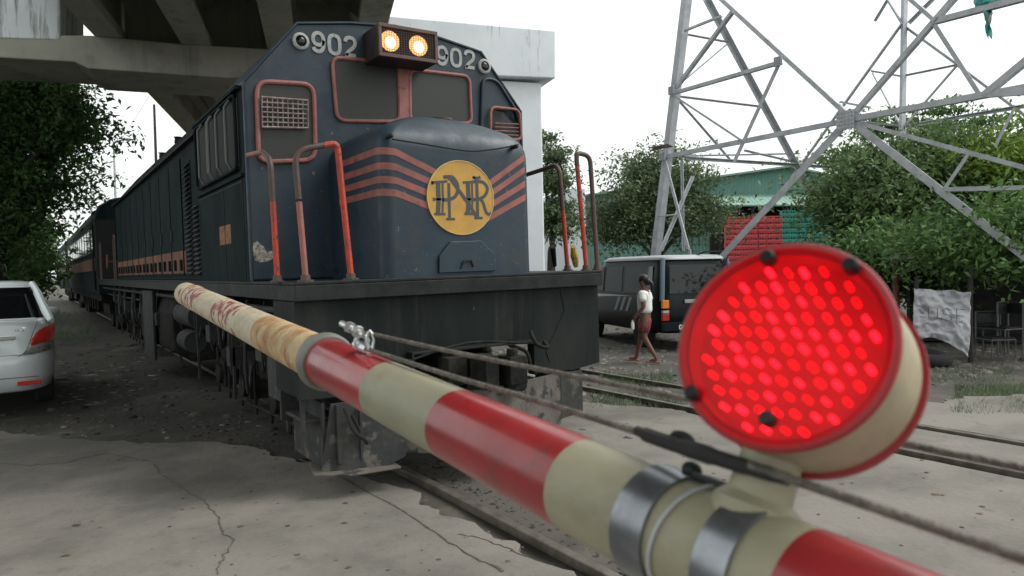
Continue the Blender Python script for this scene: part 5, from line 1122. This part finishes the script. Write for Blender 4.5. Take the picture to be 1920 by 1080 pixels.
# crates
def crate(name, m, lab, group):
    c = empty(name, (0, 0, 0), None, lab, 'crate', group); mb = MB(); w_, d_, h_ = .185, .14, .125
    mb.box(-w_, w_, -d_, d_, 0, .012); 
    for s in (-1, 1):
        mb.box(-w_, w_, s*d_-.008, s*d_+.008, .0121, .05); mb.box(-w_, w_, s*d_-.008, s*d_+.008, .20, .235)
        mb.box(-w_+.02, w_-.02, s*d_-.005, s*d_+.005, .0502, .115)
        for x_ in (-w_+.01, -.06, .06, w_-.01): mb.box(x_-.012, x_+.012, s*d_-.007, s*d_+.007, .0501, .1999)
        mb.box(s*w_-.008, s*w_+.008, -d_+.01, d_-.01, .0121, .235)
    o = mb.build('shell', m, c); return c
cb = gD(1458, 497, 35.5); cux = rgt.copy(); cux.z = 0; cux.normalize(); cuy = Vector((-cux.y, cux.x, 0)); rotc = math.atan2(cux.y, cux.x)
fpl = MB(); fpl.obox(Vector((cb.x, cb.y, .45))-cux*.3, cux, cuy, Vector((0, 0, 1)), 4.2, 1.0, .45); tag(fpl.build('loading_platform', M['concrete_dark'], bevel=.03), 'low concrete loading platform under the stacked crates', 'platform')
for nm, nm_c, m, lab, grp, c0_, cols, rows, dz in (('drinks_crate', 'red', M['red_crate'], 'red plastic drinks crate in the red stack under the warehouse roof', 'stacked red crates', -7, 7, 12, .25), ('drinks_crate', 'teal', M['teal_crate'], 'teal plastic drinks crate in the stack right of the red crates', 'stacked teal crates', 0, 6, 13, .25)):
    proto = None
    for i in range(cols):
        for j in range(rows):
            if proto is None: proto = crate(nm, m, lab, grp); o = proto
            else: o = copy_tree(proto)
            OR = ['first','second','third','fourth','fifth','sixth','seventh','eighth','ninth','tenth','eleventh','twelfth','thirteenth','fourteenth']
            o['label'] = '%s drinks crate, %s from the left, %s row from the top of the %s stack' % (nm_c, OR[i], OR[rows-1-j], nm_c)
            p = cb+cux*((c0_+i)*.385+.19+(.03 if i > 3 else 0)+random.uniform(-.01, .01))-cuy*.5; o.location = (p.x, p.y, .902+j*dz); o.rotation_euler = (0, 0, rotc+random.uniform(-.03, .03))
# tarp, shack, posts at the right
q = [gD(1716, 538, 11.9), gD(1824, 546, 11.6), gD(1818, 668, 11.4), gD(1712, 636, 11.8)]
M['tarp'] = mat('white_tarp', (.55, .55, .58), .6, c2=(.36, .36, .40), scale=3, dirt=(.12, .12, .13), dscale=4, dlo=.6, dhi=.75)
tp = cloth('tarpaulin', q, 60, 60, .035, M['tarp'], 'crumpled white tarpaulin with scrawled letters hung in front of the dark shack', 'tarp', seed=4, fractal=.45)
nv = (q[1]-q[0]).cross(q[3]-q[0]).normalized(); nv = nv if nv.dot(CAM-q[0]) > 0 else -nv
mb = MB(); uxx = (q[1]-q[0]).normalized(); stroke_text('USE', q[0].lerp(q[3], .62)+uxx*.18+nv*.10, uxx, Vector((.02, .03, 1)), .21, .010, .003, nv, mb); o = mb.build('scrawled_lettering', M['letter'], tp, True)
def post(name, x, y1, D, r_, m, lab, cat, top=None):
    a = gD(x, y1, D); mb = MB(); mb.tube([(0, 0, -.1), (random.uniform(-.04, .04), 0, a.z*.5), (0, 0, a.z)], [r_, r_*.95, r_*.9], 8); o = mb.build(name, m, smooth=True); o.location = (a.x, a.y, 0); return tag(o, lab, cat)
post('wooden_post', 1820, 500, 11.9, .045, M['bark'], 'dark crooked post holding the right side of the tarpaulin', 'post')
post('wooden_post', 1718, 520, 12.0, .035, M['bark'], 'thin dark post at the left side of the tarpaulin', 'post')
post('steel_post', 1680, 428, 15.5, .07, M['stripe'], 'faded red steel post standing in the bush behind the lamp', 'post')
sh = gD(1860, 500, 14.5); shk = empty('shack', (sh.x, sh.y, 0), (0, 0, -R(62)), 'dark open shack with sagging roof behind the white tarpaulin', 'shack')
M['shackdark'] = mat('shack_boards', (.025, .025, .025), .9, c2=(.04, .038, .035), scale=4)
mb = MB(); mb.box(-1.5, 5, 1.6, 1.66, 0, 1.95); mb.box(-1.4, 5, -.1, 1.59, -.02, .015); mb.box(-1.5, -1.44, -.2, 1.59, 0, 1.7); mb.build('wall', M['shackdark'], shk)
mb = MB(); mb.poly([(-1.8, -.7, 1.62), (4.2, -.7, 1.55), (4.2, 1.9, 2.0), (-1.8, 1.9, 1.95)], (0, 0, .05)); mb.build('roof', M['shackdark'], shk)
for x_ in (-1.3, 1.0, 3.2):
    mb = MB(); mb.cyl((x_, -.4, 0), (x_, -.4, 1.66), .04, n=8); mb.build('post', M['bark'], shk)
for k, (x_, y_, dpt) in enumerate(((1856, 600, 12.6), (1880, 610, 12.4), (1866, 655, 12.2))):
    p = gD(x_, y_, dpt); ch = empty('metal_chair', (p.x, p.y, 0 if k < 2 else .0), (0, 0, k*1.3), ['grey steel frame chair nearest the tarpaulin edge', 'grey steel frame chair further right in the dark shack', 'overturned looking low steel frame chair at the foot of the post'][k], 'chair', 'chairs by the shack')
    mb = MB(); hh = .45 if k < 2 else .3
    mb.tube([(-.2, -.2, 0), (-.2, -.2, hh+.45), (.2, -.2, hh+.45), (.2, -.2, 0)], .014, 6); mb.tube([(-.2, .2, 0), (-.2, .2, hh), (.2, .2, hh), (.2, .2, 0)], .014, 6); mb.tube([(-.2, -.2, hh), (-.2, .2, hh)], .012, 6); mb.tube([(.2, -.2, hh), (.2, .2, hh)], .012, 6); mb.build('frame', M['chairgrey'], ch)
    mb = MB(); mb.box(-.2, .2, -.19, .19, hh+.013, hh+.035); mb.build('seat', M['deckblack'], ch, bevel=.01)
    mb = MB(); mb.box(-.185, .185, -.21, -.19, hh+.25, hh+.42); mb.build('backrest', M['deckblack'], ch, bevel=.01)
p = gD(1735, 655, 11.6); ty = empty('old_tyre', (p.x, p.y, .1), (R(8), 0, 0), 'black tyre lying under the white tarpaulin', 'tyre'); mb = MB(); mb.tube([(.28*math.cos(t*.3927), .28*math.sin(t*.3927), 0) for t in range(16)], .1, 12, closed=True); mb.build('tread', M['rubber'], ty, smooth=True)
# far street lamps and pole, overhead wires
for x_, y0, D, arm, lab in ((213, 266, 60, 26, 'grey street lamp nearest, rising above the coaches'), (170, 331, 85, 18, 'smaller far grey street lamp left of the tall lamp'), (143, 372, 120, 12, 'tiniest farthest street lamp above the end of the train')):
    a = gD(x_, y0, D); b = gD(x_+arm, y0-5, D); s_ = empty('street_lamp', (a.x, a.y, 0), None, lab, 'street lamp', 'street lamps along the far road')
    mb = MB(); mb.tube([(0, 0, 0), (0, 0, a.z)], [.14, .08], 8); mb.tube([Vector((0, 0, a.z)), Vector((b.x-a.x, b.y-a.y, b.z))], .06, 6); mb.build('pole', M['steel'], s_)
    e = Vector((b.x-a.x, b.y-a.y, b.z)); mb = MB(); mb.ball(e, .35, 10, (1.3, 1, .35)); mb.build('lamp_head', M['steel'], s_, smooth=True)
a = gD(289, 196, 45); mb = MB(); mb.tube([(0, 0, 0), (0, 0, a.z)], [.12, .07], 8); o = mb.build('utility_pole', M['undergrey']); o.location = (a.x, a.y, 0); tag(o, 'thin dark utility pole between the flyover and the locomotive roof', 'pole')
for a, b, wl_ in (((165,100,40),(60,330,60),'leftmost thin overhead wire slanting down beside the dark tree'),((190,100,40),(95,300,60),'second thin overhead wire slanting down right of the leftmost one'),((280,180,45),(140,372,90),'thin overhead wire running from the utility pole down to the far lamp'),((95,390,90),(289,330,45),'lowest thin overhead wire crossing just above the coaches')):
    mb = MB(); p, q_ = gD(*a), gD(*b); mb.tube([p.lerp(q_, t/8)+Vector((0, 0, -.6*math.sin(math.pi*t/8))) for t in range(9)], .012, 4); tag(mb.build('overhead_wire', M['undergrey']), wl_, 'wire', 'overhead wires')
# flags on the deck
for k, (x_, y_, nm, m, lab) in enumerate(((1080, 462, 'signal_flag', mat('flag_yellow', (.55, .40, .06), .8, c2=(.3, .2, .05), scale=20), 'rolled yellow signal flag leaning on the right deck handrail'), (1040, 462, 'signal_stick', M['rail_red'], 'dark stick with red tip lying against the right handrail of the deck'))):
    p = gY(x_, 498, 5.75); q_ = gY(x_-6 if k == 0 else x_-4, y_, 5.6); mb = MB(); mb.tube([p, p.lerp(q_, .5), q_], [.028, .04, .02] if k == 0 else [.02, .025, .03], 8); o = mb.build(nm, m if k == 0 else M['deckblack'], smooth=True); tag(o, lab, 'flag' if k == 0 else 'stick')

# ------------------------------------------------------------------ loose stones, litter, grass, leaves (uncountable)
def scatter(name, n, region, size, m, seed, flat=.5, z0=-.03, kind='stone'):
    g = np.random.default_rng(seed); P = region(g, n); n = len(P)
    base = np.array([(-1,-1,0),(1,-1,0),(1,1,0),(-1,1,0),(-.6,-.7,1),(.7,-.5,1),(.5,.7,1),(-.7,.5,1)], float); F = np.array([(4,5,6,7),(0,1,5,4),(1,2,6,5),(2,3,7,6),(3,0,4,7)])
    s = size*g.lognormal(0, .5, (n, 1, 1)); V = base[None]*g.uniform(.6, 1.3, (n, 8, 3)); V[:, :, 2] *= flat; an = g.uniform(0, 6.28, n); c, sn = np.cos(an), np.sin(an)
    V = np.stack([V[:, :, 0]*c[:, None]-V[:, :, 1]*sn[:, None], V[:, :, 0]*sn[:, None]+V[:, :, 1]*c[:, None], V[:, :, 2]], 2)*s
    gz = (gnoise(P[:, 0], P[:, 1]) - .045 if z0 > -.035 else np.full(n, z0)) if z0 < 0 else np.full(n, z0)
    V += np.stack([P[:, 0], P[:, 1], gz], 1)[:, None]
    FF = (F[None]+(np.arange(n)*8)[:, None, None]).reshape(-1, 4)
    me = bpy.data.meshes.new(name); me.vertices.add(n*8); me.vertices.foreach_set('co', V.ravel().astype(np.float32)); me.loops.add(FF.size); me.loops.foreach_set('vertex_index', FF.ravel().astype(np.int32)); me.polygons.add(len(FF)); me.polygons.foreach_set('loop_start', np.arange(0, FF.size, 4, dtype=np.int32)); me.update(calc_edges=True); me.materials.append(m)
    o = bpy.data.objects.new(name, me); col.objects.link(o); return tag(o, kind='stuff')
def rect(x0, x1, y0, y1): return lambda g, n: np.stack([g.uniform(x0, x1, n), y0+(y1-y0)*g.uniform(0, 1, n)**1.3], 1)
M['stone'] = mat('stones', (.13, .12, .105), .9, island=.5); M['chip'] = mat('litter', (.17, .16, .145), .8, island=.6); M['stone_dark'] = mat('dark_stones', (.055, .05, .043), .9, island=.6); M['deadleaf'] = mat('dead_leaf', (.10, .07, .04), .9, island=.5)  # stone_dark is a darker tone than stone
scatter('gravel', 5200, rect(-4, 2.4, 7.3, 22), .018, M['stone_dark'], 1, z0=-.036)
scatter('gravel', 1500, rect(2.62, 3.5, 1.5, 6), .009, M['stone_dark'], 2)
scatter('gravel', 6000, rect(4.6, 16, 5, 24), .022, M['stone'], 3)
scatter('litter', 330, rect(-2.5, 2.2, 8.2, 18), .022, M['chip'], 4, .25, z0=-.036)
scatter('litter', 260, rect(6, 15, 6, 16), .03, M['chip'], 5, .3)
scatter('litter', 170, rect(.2, 1.4, 11, 16), .03, M['chip'], 8, .25, z0=-.036)
scatter('fallen_leaves', 150, rect(-2.5, 2.4, 2, 8), .012, M['deadleaf'], 6, .12, z0=.002)
scatter('fallen_leaves', 90, rect(3.8, 6.1, 1, 6), .010, M['deadleaf'], 7, .12, z0=.001)
scatter('pebbles', 500, rect(-2.5, 2.4, 2, 8), .0045, M['stone'], 9, .5, z0=.001)
def grass(name, px, n, sz, seed, hgt=.09, m=None):
    g = np.random.default_rng(seed); P = []
    for x0, x1, y0, y1, k in px:
        for _ in range(int(n*k)):
            p = gZ(g.uniform(x0, x1), g.uniform(y0, y1)); P.append((p.x, p.y))
    P = np.array(P); n = len(P); h = hgt*g.lognormal(0, .35, n); an = g.uniform(0, 6.28, n); lean = g.normal(0, .5, (n, 2)); w_ = sz
    gz = gnoise(P[:, 0], P[:, 1])-.05; a = np.stack([P[:, 0]-w_*np.cos(an), P[:, 1]-w_*np.sin(an), gz], 1); b = np.stack([P[:, 0]+w_*np.cos(an), P[:, 1]+w_*np.sin(an), gz], 1)
    c = np.stack([P[:, 0]+lean[:, 0]*h, P[:, 1]+lean[:, 1]*h, gz+h], 1); V = np.stack([a, b, c], 1).reshape(-1, 3)
    me = bpy.data.meshes.new(name); me.from_pydata(V.tolist(), [], [(3*i, 3*i+1, 3*i+2) for i in range(n)]); me.materials.append(m or M['leaf_mid']); o = bpy.data.objects.new(name, me); col.objects.link(o); return tag(o, kind='stuff')
grass('grass', [(1790,1960,715,775,1),(1120,1260,695,720,.35),(1110,1280,735,765,.3),(1740,1900,690,712,.15)], 3800, .005, 3, .06)
grass('weeds', [(1300,1700,600,660,.3),(0,180,520,640,.8)], 1500, .01, 4, .18, M['leaf_dark'])
